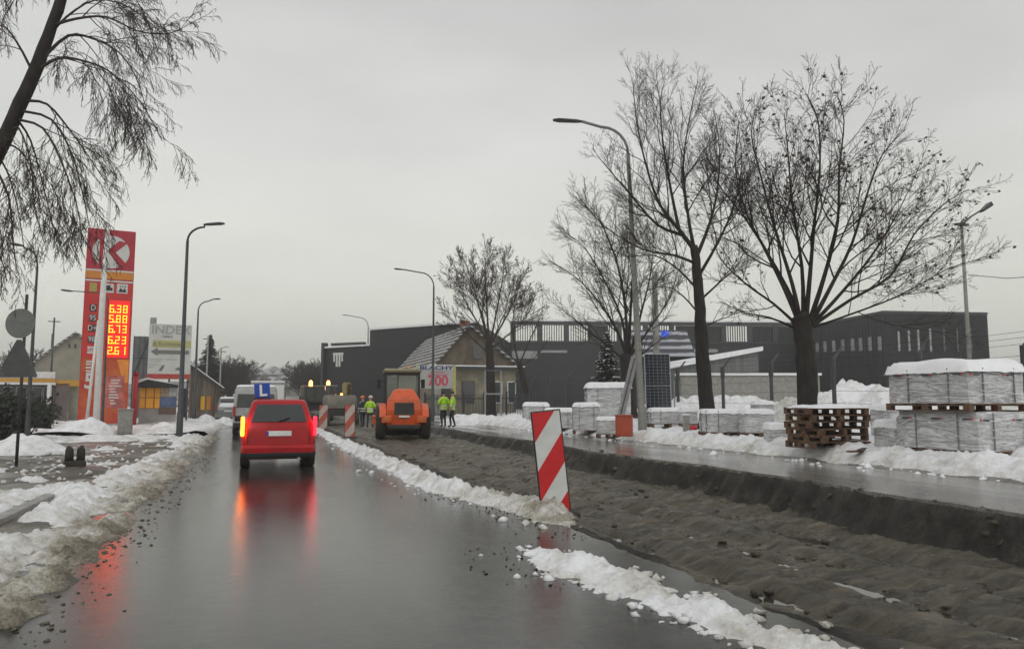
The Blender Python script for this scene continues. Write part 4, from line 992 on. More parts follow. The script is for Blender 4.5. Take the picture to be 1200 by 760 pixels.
mb = MB(); mb.prism([(q.u(184), q.z(434)), (q.u(188), q.z(428)), (q.u(191), q.z(427)), (q.u(190), q.z(431)), (q.u(187), q.z(435))], -.095, -.082); mb.prism([(q.u(203), q.z(433)), (q.u(206), q.z(430)), (q.u(212), q.z(431)), (q.u(210), q.z(434))], -.095, -.082); mb.build('printed_picture', M_tgrey, t)
for x in (174, 196, 218): MB().box(q.u(x), q.u(x)+.12, .082, .22, 0, q.z(381)).build('leg', M_dsteel, t)
# kiosk
q = Loc(185, 45)
t = thing('kiosk', 'small kiosk with an orange shutter, blue poster and black snow edged roof', 'kiosk', q.b, q.rz)
MB().box(q.u(163), q.u(207), 0, 2.2, .05, q.z(453)).build('wall', mat('kiosk_wall', (.30, .29, .27), .6, .2, 2), t)
MB().box(q.u(163.5), q.u(187), -.08, -.002, q.z(478), q.z(454)).build('orange_shutter', mat('amber', (.85, .36, .015), .4, .1, 3), t, bevel=.02)
mb = MB()
for x in (170, 180): mb.box(q.u(x), q.u(x)+.04, -.1, -.08, q.z(478), q.z(454))
mb.box(q.u(163.5), q.u(187), -.095, -.08, q.z(466), q.z(465.4)); mb.build('shutter_frame', M_woodd, t)
MB().box(q.u(188), q.u(197), -.04, -.002, q.z(464), q.z(453.5)).build('poster', mat('cream_poster', (.5, .35, .2), .5, .4, 4), t)
MB().box(q.u(197.5), q.u(206.5), -.04, -.002, q.z(464), q.z(453.5)).build('poster', mat('pale_poster', (.45, .5, .5), .5, .3, 4), t)
MB().box(q.u(186.5), q.u(207), -.05, -.002, q.z(477), q.z(465)).build('poster', mat('blue_poster', (.09, .14, .26), .5, .5, 4), t)
MB().box(q.u(186.5), q.u(207), -.05, -.002, q.z(485), q.z(477.4)).build('plinth', mat('brown_plinth', (.13, .08, .06), .7, .3, 3), t)
mb = MB(); mb.prism([(q.u(158), q.z(450)), (q.u(172), q.z(445)), (q.u(208), q.z(451)), (q.u(208), q.z(454)), (q.u(158), q.z(453.5))], -.6, 2.5); mb.build('roof', M_black, t)
mb = MB(); mb.prism([(q.u(159), q.z(449.4)), (q.u(172), q.z(444.8)), (q.u(207), q.z(450.4)), (q.u(190), q.z(446)), (q.u(172), q.z(442.6)), (q.u(163), q.z(445))], -.5, 2.4); mb.build('roof_snow', M_cap, t)
b = place(183, 494)
t = thing('wooden_crate', 'small brown crate capped with snow in front of the kiosk', 'crate', b, .2)
MB().box(-.32, .32, -.25, .25, 0, .42).build('box', M_woodd, t, bevel=.01); MB().box(-.34, .34, -.27, .27, .42, .5).build('snow_cap', M_cap, t, bevel=.03)
# slanted roof shed
q = Loc(240, 62)
t = thing('wooden_shed', 'grey timber shed with a steep slanting snowy roof edge and yellow posters', 'shed', q.b, q.rz)
MB().prism([(q.u(221), -.1), (q.u(255), -.1), (q.u(255), q.z(452)), (q.u(221), q.z(428))], 0, 6).build('wall', mat('weathered_wood', (.20, .17, .14), .85, .5, 2, .3, 20, stretch=(6,1,.3)), t)
MB().prism([(q.u(219), q.z(425.5)), (q.u(262), q.z(455)), (q.u(262), q.z(456.6)), (q.u(219), q.z(428))], -.5, 6.3).build('roof', M_dsteel, t)
MB().prism([(q.u(219.5), q.z(424.2)), (q.u(262), q.z(453.6)), (q.u(262), q.z(454.8)), (q.u(219.5), q.z(425.3))], -.48, 6.2).build('roof_snow', M_cap, t)
for x, m_ in ((235, M_yel), (242, M_sor)): MB().box(q.u(x), q.u(x+5), -.06, -.01, q.z(480), q.z(464)).build('poster', m_, t)
for x in (223, 231, 250, 256): MB().box(q.u(x), q.u(x)+.13, -.35, -.22, 0, q.z(429+(x-221)*.72)).build('post', M_woodd, t)
MB().box(q.u(209), q.u(219), .5, 2, -.1, q.z(455)).build('dark_bay', M_black, t)
# thin utility poles at left
for px, top, D_, lb in ((241, 393, 80, 'thin pale pole standing before the spruce'), (257, 408, 85, 'shorter thin pole at the right edge of the spruce'), (58, 372, 70, 'thin dark pole above the plastered house roof')):
    b = XY(px, D_); b.z = terrain(b.x, b.y); H = ZA(b.x, b.y, top)-b.z
    t = thing('utility_pole', lb, 'utility pole', b); MB().tube([(0, 0, 0), (0, 0, H)], [.11, .07], 8).build('pole', M_conc if px > 100 else M_dsteel, t, smooth=True)
    MB().box(-.5, .5, -.04, .04, H-.4, H-.32).build('crossarm', M_dsteel, t)
# shrub at the left
def shrub(label, px, D_, w, h, mt, n=900):
    b = XY(px, D_); b.z = terrain(b.x, b.y); t = thing('shrub', label, 'shrub', b)
    mb = MB(); lf = MB()
    for i in range(n//8):
        a = random.random()*2*PI; e_ = random.uniform(.1, 1); p = Vector((random.gauss(0, w*.12), random.gauss(0, w*.12), 0)); d = Vector((math.cos(a)*e_*w/h*.6, math.sin(a)*e_*w/h*.6, 1)).normalized()
        L_ = h*random.uniform(.6, 1); P = [p]
        for j in range(4): d = (d+Vector((random.gauss(0, .15), random.gauss(0, .15), -.05))).normalized(); P.append(P[-1]+d*L_/4)
        mb.tube(P, [.02, .015, .012, .009, .006], 3, cap=False)
        for j in range(8):
            c = P[random.randint(1, 4)]+Vector((random.gauss(0, .1), random.gauss(0, .1), random.gauss(0, .1))); s = .06*random.uniform(.6, 1.4)
            u = Vector((random.gauss(0, 1), random.gauss(0, 1), random.gauss(0, 1))).normalized(); v = u.orthogonal().normalized(); lf.add([c-u*s, c+v*s, c+u*s, c-v*s], [(0,1,2,3)])
    mb.build('stems', M_twig, t); lf.build('foliage', mt, t)
M_ev = mat('evergreen_leaf', (.03, .04, .026), .8, .5, 6)
shrub('dark evergreen shrub at the left edge behind the sign post', 6, 27, 2.6, 1.9, M_ev, 2600)
shrub('low dark shrub in front of the station glass between the lamp and the column', 46, 36, 1.8, 1.5, M_ev, 1600)
# black stumps
b = place(88, 545)
t = thing('bollard_stump', 'pair of short black rubber stumps joined at the foot in the left slush', 'bollard', b, .3)
mb = MB(); mb.box(-.22, .2, -.13, .13, -.03, .10); mb.build('foot', M_rubber, t, bevel=.03)
for x in (-.12, .1): MB().tube([(x, 0, .1), (x, 0, .34), (x*1.2, 0, .42)], [.09, .08, .03], 10).build('stump', M_rubber, t, smooth=True)
snow_heap(98, 508, 3.2, .66, 3, 'large rounded heap of white snow beside the flagpole foot')
snow_heap(30, 530, 2.6, .5, 5, 'low broken snow heap around the sign post at the left edge')
snow_heap(268, 494, 2.2, .5, 8, 'shovelled snow heap at the left kerb before the parked cars', D=48)
snow_heap(246, 493, 2.4, .5, 9, 'snow heap at the foot of the timber shed', D=50)
snow_heap(200, 500, 2.6, .35, 10, 'flat snow heap left of the tall left kerb lamp foot', D=38)

# ------------------------------------------------------------------ vehicles
def rr_ring(hw, y0, y1, r, z, n=4, bow=0):
    pts = []
    for cx_, cy_, a0 in ((hw-r, y1-r, 0), (-hw+r, y1-r, 90), (-hw+r, y0+r, 180), (hw-r, y0+r, 270)):
        for i in range(n+1):
            a = R(a0+90*i/n); x = cx_+r*math.cos(a); y = cy_+r*math.sin(a)
            pts.append((x, y-(bow*(1-(x/hw)**2) if y < (y0+y1)/2 else -bow*(1-(x/hw)**2)), z))
    return pts
def wheel(parent, x, y, r, w, side, name='wheel', rim=M_rim, hub=.6):
    wp = MB(); s = side
    prof = [(-w/2, r*.62), (-w/2, r*.9), (-w/2*.8, r*.985), (-w*.2, r), (w*.2, r), (w/2*.8, r*.985), (w/2, r*.9), (w/2, r*.62)]
    n = 24; wp.loft([[(px_, rr_*math.cos(2*PI*j/n), rr_*math.sin(2*PI*j/n)) for j in range(n)] for px_, rr_ in prof])
    e_ = bpy.data.objects.new(name, None); COL.objects.link(e_); e_.parent = parent; e_.location = (x, y, r)
    wp.build('tyre', M_rubber, e_, auto=35)
    rm = MB(); rm.loft([[(px_*s, rr_*math.cos(2*PI*j/n), rr_*math.sin(2*PI*j/n)) for j in range(n)] for px_, rr_ in ((0, r*.63), (w/2-.02, r*.63), (w/2+.004, r*.6), (w/2-.03, r*.5), (w/2-.03, r*.16), (w/2+.01, r*.12))]); rm.build('rim', rim, e_, auto=35)
def car(name, label, cat, loc, rz, paint, hw=.79, L=3.54, h=1.5, belt=.95, rear_len=.1, hood=.95, lights=None, snow=False, group=None, plate=True, sc=1):
    t = thing(name, label, cat, loc, rz, group); t.scale = (sc,)*3
    yr, yf = -L/2, L/2
    mb = MB()
    mb.loft([rr_ring(hw*.93, yr+.10, yf-.10, .2, .20), rr_ring(hw*.985, yr+.03, yf-.03, .22, .34), rr_ring(hw, yr+.05, yf-.02, .22, .55), rr_ring(hw, yr+.06, yf-.05, .22, .72), rr_ring(hw*.985, yr+.08, yf-.15, .2, .85), rr_ring(hw*.95, yr+.11, yf-.35, .18, belt-.02), rr_ring(hw*.92, yr+.13, yf-.45, .16, belt+.02)])
    body = mb.build('body', paint, t, auto=38)
    y0, y1 = yr+.12, yf-hood; Y0, Y1 = yr+.34, y1-.62; HW = hw*.92; TW = hw*.74; zt = h
    mb = MB(); mb.loft([rr_ring(HW, y0, y1, .12, belt), rr_ring(lerp(HW, TW, .52), lerp(y0, Y0, .52), lerp(y1, Y1, .52), .13, lerp(belt, zt-.07, .52)), rr_ring(TW, Y0, Y1, .14, zt-.07), rr_ring(TW*.9, Y0+.1, Y1-.1, .14, zt-.01), rr_ring(TW*.6, Y0+.3, Y1-.3, .14, zt)])
    mb.build('cabin', paint, t, auto=38)
    def gl(nm, P, th=.012):
        g = MB(); g.quad(*P, t=th); return g.build(nm, M_glass, t, bevel=.0)
    # rear window: plane from belt to top
    def rp(fx, fz): # fx -1..1
        w = lerp(HW, TW, fz); y = lerp(y0, Y0, fz)-.02; return Vector((fx*(w-.13), y, lerp(belt, zt-.07, fz)))
    gl('rear_window', (rp(-1, .12), rp(1, .12), rp(1, .9), rp(-1, .9)))
    def fp(fx, fz): w = lerp(HW, TW, fz); y = lerp(y1, Y1, fz)+.02; return Vector((-fx*(w-.13), y, lerp(belt, zt-.07, fz)))
    gl('windscreen', (fp(-1, .1), fp(1, .1), fp(1, .92), fp(-1, .92)))
    for s in (-1, 1):
        def sp_(fy, fz): return Vector((s*(lerp(HW, TW, fz)+.008), lerp(lerp(y0, Y0, fz)+.15, lerp(y1, Y1, fz)-.15, fy), lerp(belt, zt-.07, fz)))
        for a_, b_ in ((0, .44), (.48, 1)):
            P = (sp_(a_, .12), sp_(b_, .12), sp_(b_, .9), sp_(a_, .9)); gl('side_window', P if s > 0 else P[::-1])
        for yy in (yr+.62, yf-.68): wheel(t, s*(hw-.09), yy, .30, .19, s)
        for yy in (yr+.62, yf-.68):
            MB().prism([(yy+.36*math.cos(a*PI/10), .30+.36*math.sin(a*PI/10)) for a in range(11)], s*(hw-.012), s*(hw+.008), 'x').build('wheel_arch', M_black, t)
        m_ = MB(); m_.box(s*(hw+.02)-.0, s*(hw+.02)+s*.17, y1-.42, y1-.33, belt+.02, belt+.16); m_.build('mirror', M_black, t, bevel=.03)
        lm = (lights or (M_taillens, M_taillens))[0 if s < 0 else 1]
        mb = MB(); x_ = s*(hw-.07)
        mb.box(min(x_, x_+s*.075), max(x_, x_+s*.075), yr+.035, yr+.22, .70, 1.12); mb.build('tail_light', lm, t, bevel=.025)
        hl = MB(); hl.box(s*(hw-.2)-.14, s*(hw-.2)+.14, yf-.12, yf-.0, .58, .76); hl.build('headlight', M_white, t, bevel=.03)
    mb = MB(); mb.loft([rr_ring(hw*.96, yr-.02, yr+.4, .16, .22), rr_ring(hw*1.0, yr-.05, yr+.4, .18, .28), rr_ring(hw*1.0, yr-.05, yr+.4, .18, .345)]); mb.build('bumper', M_black, t, auto=40)
    mb = MB(); mb.loft([rr_ring(hw*.995, yr-.04, yr+.4, .17, .347), rr_ring(hw*1.0, yr-.045, yr+.4, .18, .45), rr_ring(hw*.97, yr+.0, yr+.4, .16, .50)]); mb.build('bumper_cover', paint, t, auto=40)
    if plate:
        MB().box(-.26, .26, yr+.035, yr+.058, .70, .81).build('number_plate', M_white, t, bevel=.004)
        MB().box(-.26, -.22, yr+.030, yr+.036, .705, .805).build('plate_band', mat('eu_blue', (.02, .05, .4), .4, 0), t)
    if snow:
        mb = MB(); mb.loft([rr_ring(TW, Y0-.02, Y1+.02, .16, zt-.03), rr_ring(TW*.98, Y0+.02, Y1-.02, .16, zt+.05), rr_ring(TW*.7, Y0+.2, Y1-.2, .16, zt+.10)]); mb.build('snow_cap', M_cap, t, smooth=True)
        mb = MB(); mb.quad(rp(-.98, .1)+Vector((0,-.02,0)), rp(.98, .1)+Vector((0,-.02,0)), rp(.98, .6)+Vector((0,-.02,0)), rp(-.98, .6)+Vector((0,-.02,0)), t=.03); mb.build('window_snow', M_cap, t)
    return t
M_taillens = mat('tail_lens', (.35, .01, .01), .2, .1, 4)
M_brake = mat('tail_lit_red', (.7, .01, .02), .25, 0, 4, emit=(1, .012, .03), es=4)
M_indic = mat('tail_lit_amber', (.9, .25, .02), .25, 0, 4, emit=(1, .2, .015), es=9)
bl = place(326, 549); 
t = car('passenger_car', 'small red hatchback with a learner plate on its roof, lights lit on the wet lane', 'car', (bl.x, bl.y+1.77, 0), 0, M_red, lights=(M_indic, M_brake), h=1.50)
RC = t
# extra rear details
MB().box(-.34, .34, -1.80+.09, -1.80+.125, .60, .66).build('tailgate_handle', M_black, t, bevel=.01)
mb = MB(); mb.box(-.66, .66, -1.716, -1.70, .545, .552); mb.box(-.655, -.648, -1.72, -1.70, .55, .94); mb.box(.648, .655, -1.72, -1.70, .55, .94); mb.build('tailgate_seam', M_black, t)
MB().tube([(-.02, -1.67, 1.02), (.22, -1.635, 1.10)], .012, 6).build('wiper', M_black, t)
for s in (-1, 1): MB().tube([(s*.52, -1.15, 1.51), (s*.52, -1.05, 1.56), (s*.52, .1, 1.56), (s*.52, .2, 1.50)], .018, 6).build('roof_rail', M_black, t)
MB().tube([(.42, -1.83, .22), (.42, -1.66, .22)], .03, 8).build('exhaust', M_steel, t)
# learner sign on roof: a separate thing resting on the roof
t = thing('learner_sign', 'square blue learner sign with a white L tilted on the red car roof', 'sign', (bl.x-.36, bl.y+.95, 1.50), R(3))
MB().box(-.2, .2, -.05, .12, 0, .03).build('magnet_base', M_black, t, bevel=.01)
mb = MB(); mb.M = Matrix.Rotation(R(-4), 4, 'Y'); mb.box(-.17, .17, -.02, .07, .03, .36); mb.build('panel', mat('learner_blue', (.01, .06, .38), .35, .08, 4), t, bevel=.012)
lt = text('letter', 'L', .36, mat('learner_white', (.75, .78, .8), .4, 0), t, (.0, -.028, .185), sx=1.0, bold=.008); lt.rotation_euler = (PI/2, R(-4), 0)
# van ahead
def van(label, px, D, top_py, w, col, loc=None, snow=True, L=5.2, boxy=False, name='delivery_van', cat='van'):
    b = XY(px, D); b.z = 0; t = thing(name, label, cat, (b.x, b.y, 0)); h = ZA(b.x, b.y, top_py); hw = w/2
    mb = MB(); mb.loft([rr_ring(hw*.97, 0, L, .12, .35), rr_ring(hw, 0, L, .14, .9), rr_ring(hw*.98, .02, L-.4, .14, h*.6), rr_ring(hw*.93, .05, L-1.2, .14, h-.1), rr_ring(hw*.86, .12, L-1.3, .14, h)]); mb.build('body', col, t, auto=38)
    for s in (-1, 1):
        P = (Vector((s*.06 if s > 0 else -hw*.85, .0, h*.58)), Vector((hw*.85 if s > 0 else -.06, .0, h*.58)), Vector((hw*.8 if s > 0 else -.06, .03, h*.86)), Vector((.06 if s > 0 else -hw*.8, .03, h*.86)))
        g = MB(); g.quad(*P, t=.03); g.build('rear_window', M_glass, t)
        MB().box(s*hw*.93-.05, s*hw*.93+.05, -.02, .05, .8, 1.25).build('tail_light', M_taillens, t, bevel=.01)
        for yy in (.9, L-.9): wheel(t, s*(hw-.1), yy, .34, .2, s)
    MB().box(-hw*.96, hw*.96, -.08, .02, .35, .55).build('bumper', M_black, t, bevel=.02)
    MB().box(-.26, .26, -.03, .0, .65, .76).build('number_plate', M_white, t)
    if snow: mb = MB(); mb.loft([rr_ring(hw*.88, .1, L-1.3, .14, h-.01), rr_ring(hw*.86, .12, L-1.4, .14, h+.08), rr_ring(hw*.7, .3, L-1.6, .14, h+.11)]); mb.build('snow_cap', M_cap, t, smooth=True)
    return t
van('white van with snow on its roof directly ahead of the red hatchback', 300, 33, 453.5, 1.85, mat('van_white_dirty', (.36, .36, .35), .45, .2, 3))
def box_truck(label, px, D, top_py, w, L=6.5):
    b = XY(px, D); b.z = 0; t = thing('box_truck', label, 'truck', (b.x, b.y, 0)); h = ZA(b.x, b.y, top_py); hw = w/2
    MB().box(-hw, hw, 0, L-1.9, .85, h).build('cargo_box', mat('truck_grey', (.30, .31, .31), .5, .2, 2), t, bevel=.03)
    mb = MB(); mb.box(-hw+.05, -.01, -.03, -.002, .95, h-.15); mb.box(.01, hw-.05, -.03, -.002, .95, h-.15); mb.build('rear_door', M_white, t, bevel=.01)
    MB().box(-hw, hw, 0, L-1.9, h+.002, h+.1).build('snow_cap', M_cap, t, bevel=.03)
    MB().loft([rr_ring(hw*.9, L-1.8, L, .15, .5), rr_ring(hw*.9, L-1.8, L, .15, 1.5), rr_ring(hw*.84, L-1.75, L-.35, .15, 2.2)])and None
    mb = MB(); mb.loft([rr_ring(hw*.9, L-1.8, L, .15, .5), rr_ring(hw*.9, L-1.8, L, .15, 1.5), rr_ring(hw*.84, L-1.75, L-.35, .15, 2.2)]); mb.build('cab', M_white, t, auto=40)
    MB().box(-hw*.5, hw*.5, 0, L-1.8, .55, .83).build('chassis', M_black, t)
    for s in (-1, 1):
        MB().box(s*hw*.85-.1, s*hw*.85+.1, -.06, 0, .6, .78).build('tail_light', M_taillens, t)
        for yy in (1.0, L-1.1): wheel(t, s*(hw-.17), yy, .38, .24, s)
box_truck('grey box truck with a snowy roof seen past the white van', 313.5, 47, 448, 2.0)
# parked cars left of the lane, further on
b = XY(271, 53); car('passenger_car', 'grey parked car under thick snow at the left kerb', 'car', (b.x, b.y, .02), R(-4), mat('car_grey', (.16, .17, .17), .3, .15, 3, coat=.4), snow=True, h=1.55, group='cars parked on the left', sc=1.05)
b = XY(284, 62); car('passenger_car', 'dark parked car with a snowy roof behind the snow covered grey one', 'car', (b.x, b.y, .02), R(-2), mat('car_dark', (.05, .05, .055), .3, .15, 3, coat=.4), snow=True, h=1.7, group='cars parked on the left', sc=1.12)
b = XY(343, 70); car('passenger_car', 'distant car with a snowy roof just over the red hatchback roof, right side', 'car', (b.x, b.y, .02), R(0), mat('car_dark', (.05, .05, .055)), snow=True, h=1.5)

# soil compactor (roller), seen from behind
b = XY(474, 31.5); b.z = terrain(b.x, b.y)+.02
t = thing('road_roller', 'orange soil roller with a black grille and glazed cab working in the trench', 'road roller', b, R(-7)); 
RS = .98; t.scale = (RS,)*3
mb = MB() # engine hood, tapering upward, trapezoid from the rear
def hring(wb, y0, y1, z): return [(wb, y0, z), (wb, y1, z), (-wb, y1, z), (-wb, y0, z)]
mb.loft([hring(.70, .12, 2.0, .55), hring(.74, .05, 2.0, .95), hring(.74, .02, 2.0, 1.25), hring(.64, .08, 2.0, 1.68), hring(.42, .35, 2.0, 2.06), hring(.32, .55, 2.0, 2.14)]); mb.build('engine_hood', M_orange, t, bevel=.05)
gf = MB().add([(-.42, .005, 1.05), (.42, .005, 1.05), (.40, .035, 1.55), (-.40, .035, 1.55), (-.42, .12, 1.05), (.42, .12, 1.05), (.40, .15, 1.55), (-.40, .15, 1.55)], [(0,1,2,3),(7,6,5,4),(0,4,5,1),(1,5,6,2),(2,6,7,3),(3,7,4,0)]).build('grille', M_black, t)
for i in range(5): MB().box(-.40, .40, -.03, .03, 1.09+i*.095, 1.115+i*.095).build('slat', mat('grille_grey', (.09, .09, .09), .4), gf)
MB().box(-.22, .22, -.04, .06, .94, 1.02).build('number_plate', M_white, t)
mb = MB(); mb.box(-.66, .66, -.06, .3, .45, .64); mb.build('counterweight', M_black, t, bevel=.04)
for s in (-1, 1):
    f = MB().box(s*.72-.2, s*.72+.2, -.08, .30, .72, 1.02).build('light_housing', M_orange, t, bevel=.03)
    MB().box(s*.72-.14, s*.72+.14, -.10, -.078, .80, .94).build('tail_light', mat('amber_lens', (.5, .14, .03), .25, .2, 8), f, bevel=.01)
    wheel(t, s*.93, 1.05, .70, .44, s, rim=M_orange)
    mb = MB(); mb.prism([(-.05, .95), (.12, 1.28), (.6, 1.5), (1.5, 1.52), (1.5, 1.42), (.62, 1.40), (.2, 1.2), (.04, .93)], s*.745, s*1.02, 'x'); mb.build('fender', M_orange, t, bevel=.01)
# cab
mb = MB()
for s in (-1, 1):
    for yy in (1.65, 3.0): mb.box(s*.72-.05, s*.72+.05, yy-.05, yy+.05, 1.2, 2.86)
    mb.box(s*.72-.04, s*.72+.04, 1.7, 2.95, 1.3, 1.4); mb.box(s*.72-.035, s*.72+.035, 2.30, 2.37, 1.4, 2.8)
mb.box(-.67, .67, 1.61, 1.69, 2.74, 2.86); mb.box(-.67, .67, 1.61, 1.69, 1.3, 1.45); mb.box(-.22, -.18, 1.62, 1.68, 1.46, 2.74)
mb.build('cab_frame', M_black, t, bevel=.01)
mb = MB(); mb.box(-.68, .68, 1.63, 1.65, 1.46, 2.73); mb.build('rear_glass', mat('see_through_glass', (.55, .62, .55), .05, .1, 2, trans=.9, alpha=1), t)
mb = MB(); mb.loft([rr_ring(.82, 1.5, 3.15, .12, 2.87), rr_ring(.84, 1.48, 3.17, .12, 2.95), rr_ring(.74, 1.6, 3.05, .12, 3.04)]); mb.build('cab_roof', mat('roof_cream', (.20, .19, .11), .5, .2, 4), t, auto=40)
MB().box(-.3, .3, 2.3, 2.8, 1.2, 2.1).build('seat', M_black, t, bevel=.06)
MB().box(-.7, .7, 1.62, 3.05, 1.1, 1.24).build('cab_floor', M_black, t)
for s in (-1, 1):
    MB().tube([(s*.74, 2.95, 2.5), (s*1.0, 2.9, 2.5)], .02, 6).build('mirror_arm', M_black, t); MB().box(s*1.0-.09, s*1.0+.09, 2.86, 2.9, 2.2, 2.6).build('mirror', M_black, t, bevel=.02)
MB().tube([(.3, 2.0, 3.04), (.3, 2.0, 3.16)], .07, 10).build('beacon', mat('beacon_amber', (.8, .3, .02), .3, 0), t)
mb = MB(); n = 28; mb.loft([[(x_, 4.6+.76*math.cos(2*PI*j/n), .76+.76*math.sin(2*PI*j/n)) for j in range(n)] for x_ in (-1.05, 1.05)]); mb.build('drum', M_dsteel, t, auto=40)
mb = MB(); mb.box(-1.22, -1.08, 3.4, 5.4, .55, .95); mb.box(1.08, 1.22, 3.4, 5.4, .55, .95); mb.box(-1.22, 1.22, 3.2, 3.5, .55, .95); mb.box(-.4, .4, 2.0, 3.3, .5, 1.1); mb.build('drum_frame', M_orange, t, bevel=.03)
mb = MB(); mb.box(-.5, .5, .3, 1.9, .42, .66); mb.build('chassis', M_black, t)
mb = MB(); mb.tube([(-.85, 1.05, .72), (.85, 1.05, .72)], .14, 10); mb.build('axle', M_black, t)

# tipper truck beyond
b = XY(374, 56); b.z = terrain(b.x, b.y)
M_tip = mat('dirty_green_steel', (.07, .072, .06), .6, .4, 2)
t = thing('tipper_truck', 'dark muddy tipper truck with two orange beacons beyond the red and white boards', 'truck', b, R(0)); hw = 1.05
MB().loft([rr_ring(hw, 0, 4.4, .05, 1.1), rr_ring(hw*1.03, -.05, 4.4, .05, 1.9), ]) 
mb = MB(); mb.loft([rr_ring(hw, 0, 4.4, .05, 1.35), rr_ring(hw*1.04, -.08, 4.4, .05, 2.55)]); mb.build('tipper_body', M_tip, t, bevel=.02)
mb = MB(); mb.box(-hw, hw, -.10, -.09+.04, 1.4, 1.5); mb.box(-hw, hw, -.14, -.08, 2.4, 2.5)
for x in (-.9, -.3, .3, .9): mb.box(x-.04, x+.04, -.13, -.06, 1.4, 2.45)
mb.build('tailgate_ribs', M_dsteel, t)
MB().box(-.9, .9, 0, 6.4, .8, 1.15).build('chassis', M_black, t)
mb = MB(); mb.loft([rr_ring(1.08, 4.6, 6.4, .15, .8), rr_ring(1.08, 4.6, 6.4, .15, 2.0), rr_ring(1.0, 4.65, 6.2, .15, 2.7)]); mb.build('cab', mat('truck_cab', (.3, .2, .05), .5, .2, 2), t, auto=40)
M_beac = mat('beacon_lit', (1, .4, .05), .3, 0, 3, emit=(1, .30, .05), es=14)
for s in (-1, 1):
    MB().tube([(s*.62, 0.0, 2.55), (s*.62, 0.0, 2.86), (s*.62, 0.0, 2.96)], [.13, .12, .05], 10).build('beacon', M_beac, t, smooth=True)
    MB().box(s*.85-.15, s*.85+.15, -.05, .02, .85, 1.0).build('tail_light', M_taillens, t)
    for yy in (.8, 2.1, 5.6): wheel(t, s*.92, yy, .48, .3, s)
b = XY(400, 50); b.z = terrain(b.x, b.y)
t = thing('wheel_excavator', 'muddy grey excavator with its boom laid flat beside the tipper truck', 'excavator', b, R(0))
mb = MB(); mb.loft([rr_ring(1.0, -.2, 2.6, .2, 1.1), rr_ring(1.0, -.25, 2.6, .2, 1.7), rr_ring(.9, -.1, 2.5, .2, 1.95)]); mb.build('upper_body', mat('digger_grey', (.16, .15, .12), .5, .35, 2), t, auto=40)
mb = MB(); mb.loft([rr_ring(.42, 1.1, 2.4, .1, 1.96), rr_ring(.40, 1.1, 2.3, .1, 2.55), rr_ring(.34, 1.2, 2.2, .1, 2.62)]); mb.build('cab', M_glass, t, auto=40, loc=(-.5, 0, 0))
mb = MB(); mb.tube([(.4, 2.0, 1.9), (.5, 2.8, 2.7), (.9, 3.6, 2.75)], [.16, .18, .12], 6); mb.tube([(.9, 3.6, 2.75), (1.1, 4.4, 1.5)], [.12, .09], 6); mb.build('boom', mat('dusty_yellow', (.22, .16, .05), .6, .4, 3), t)
MB().prism([(4.2, 1.5), (4.8, 1.4), (4.9, .9), (4.4, .8)], .8, 1.4, 'x').build('bucket', M_black, t)
MB().box(-.9, .9, -.1, 2.6, .62, 1.05).build('undercarriage', M_black, t)
for s in (-1, 1):
    mb = MB(); mb.prism([(-.5, .35), (-.35, .0), (2.6, .0), (2.8, .35), (2.6, .7), (-.35, .7)], s*.72, s*1.12, 'x'); mb.build('track', M_rubber, t, bevel=.06)
MB().tube([(0, 0, 1.95), (0, 0, 2.05)], .07, 8).build('beacon', M_beac, t)

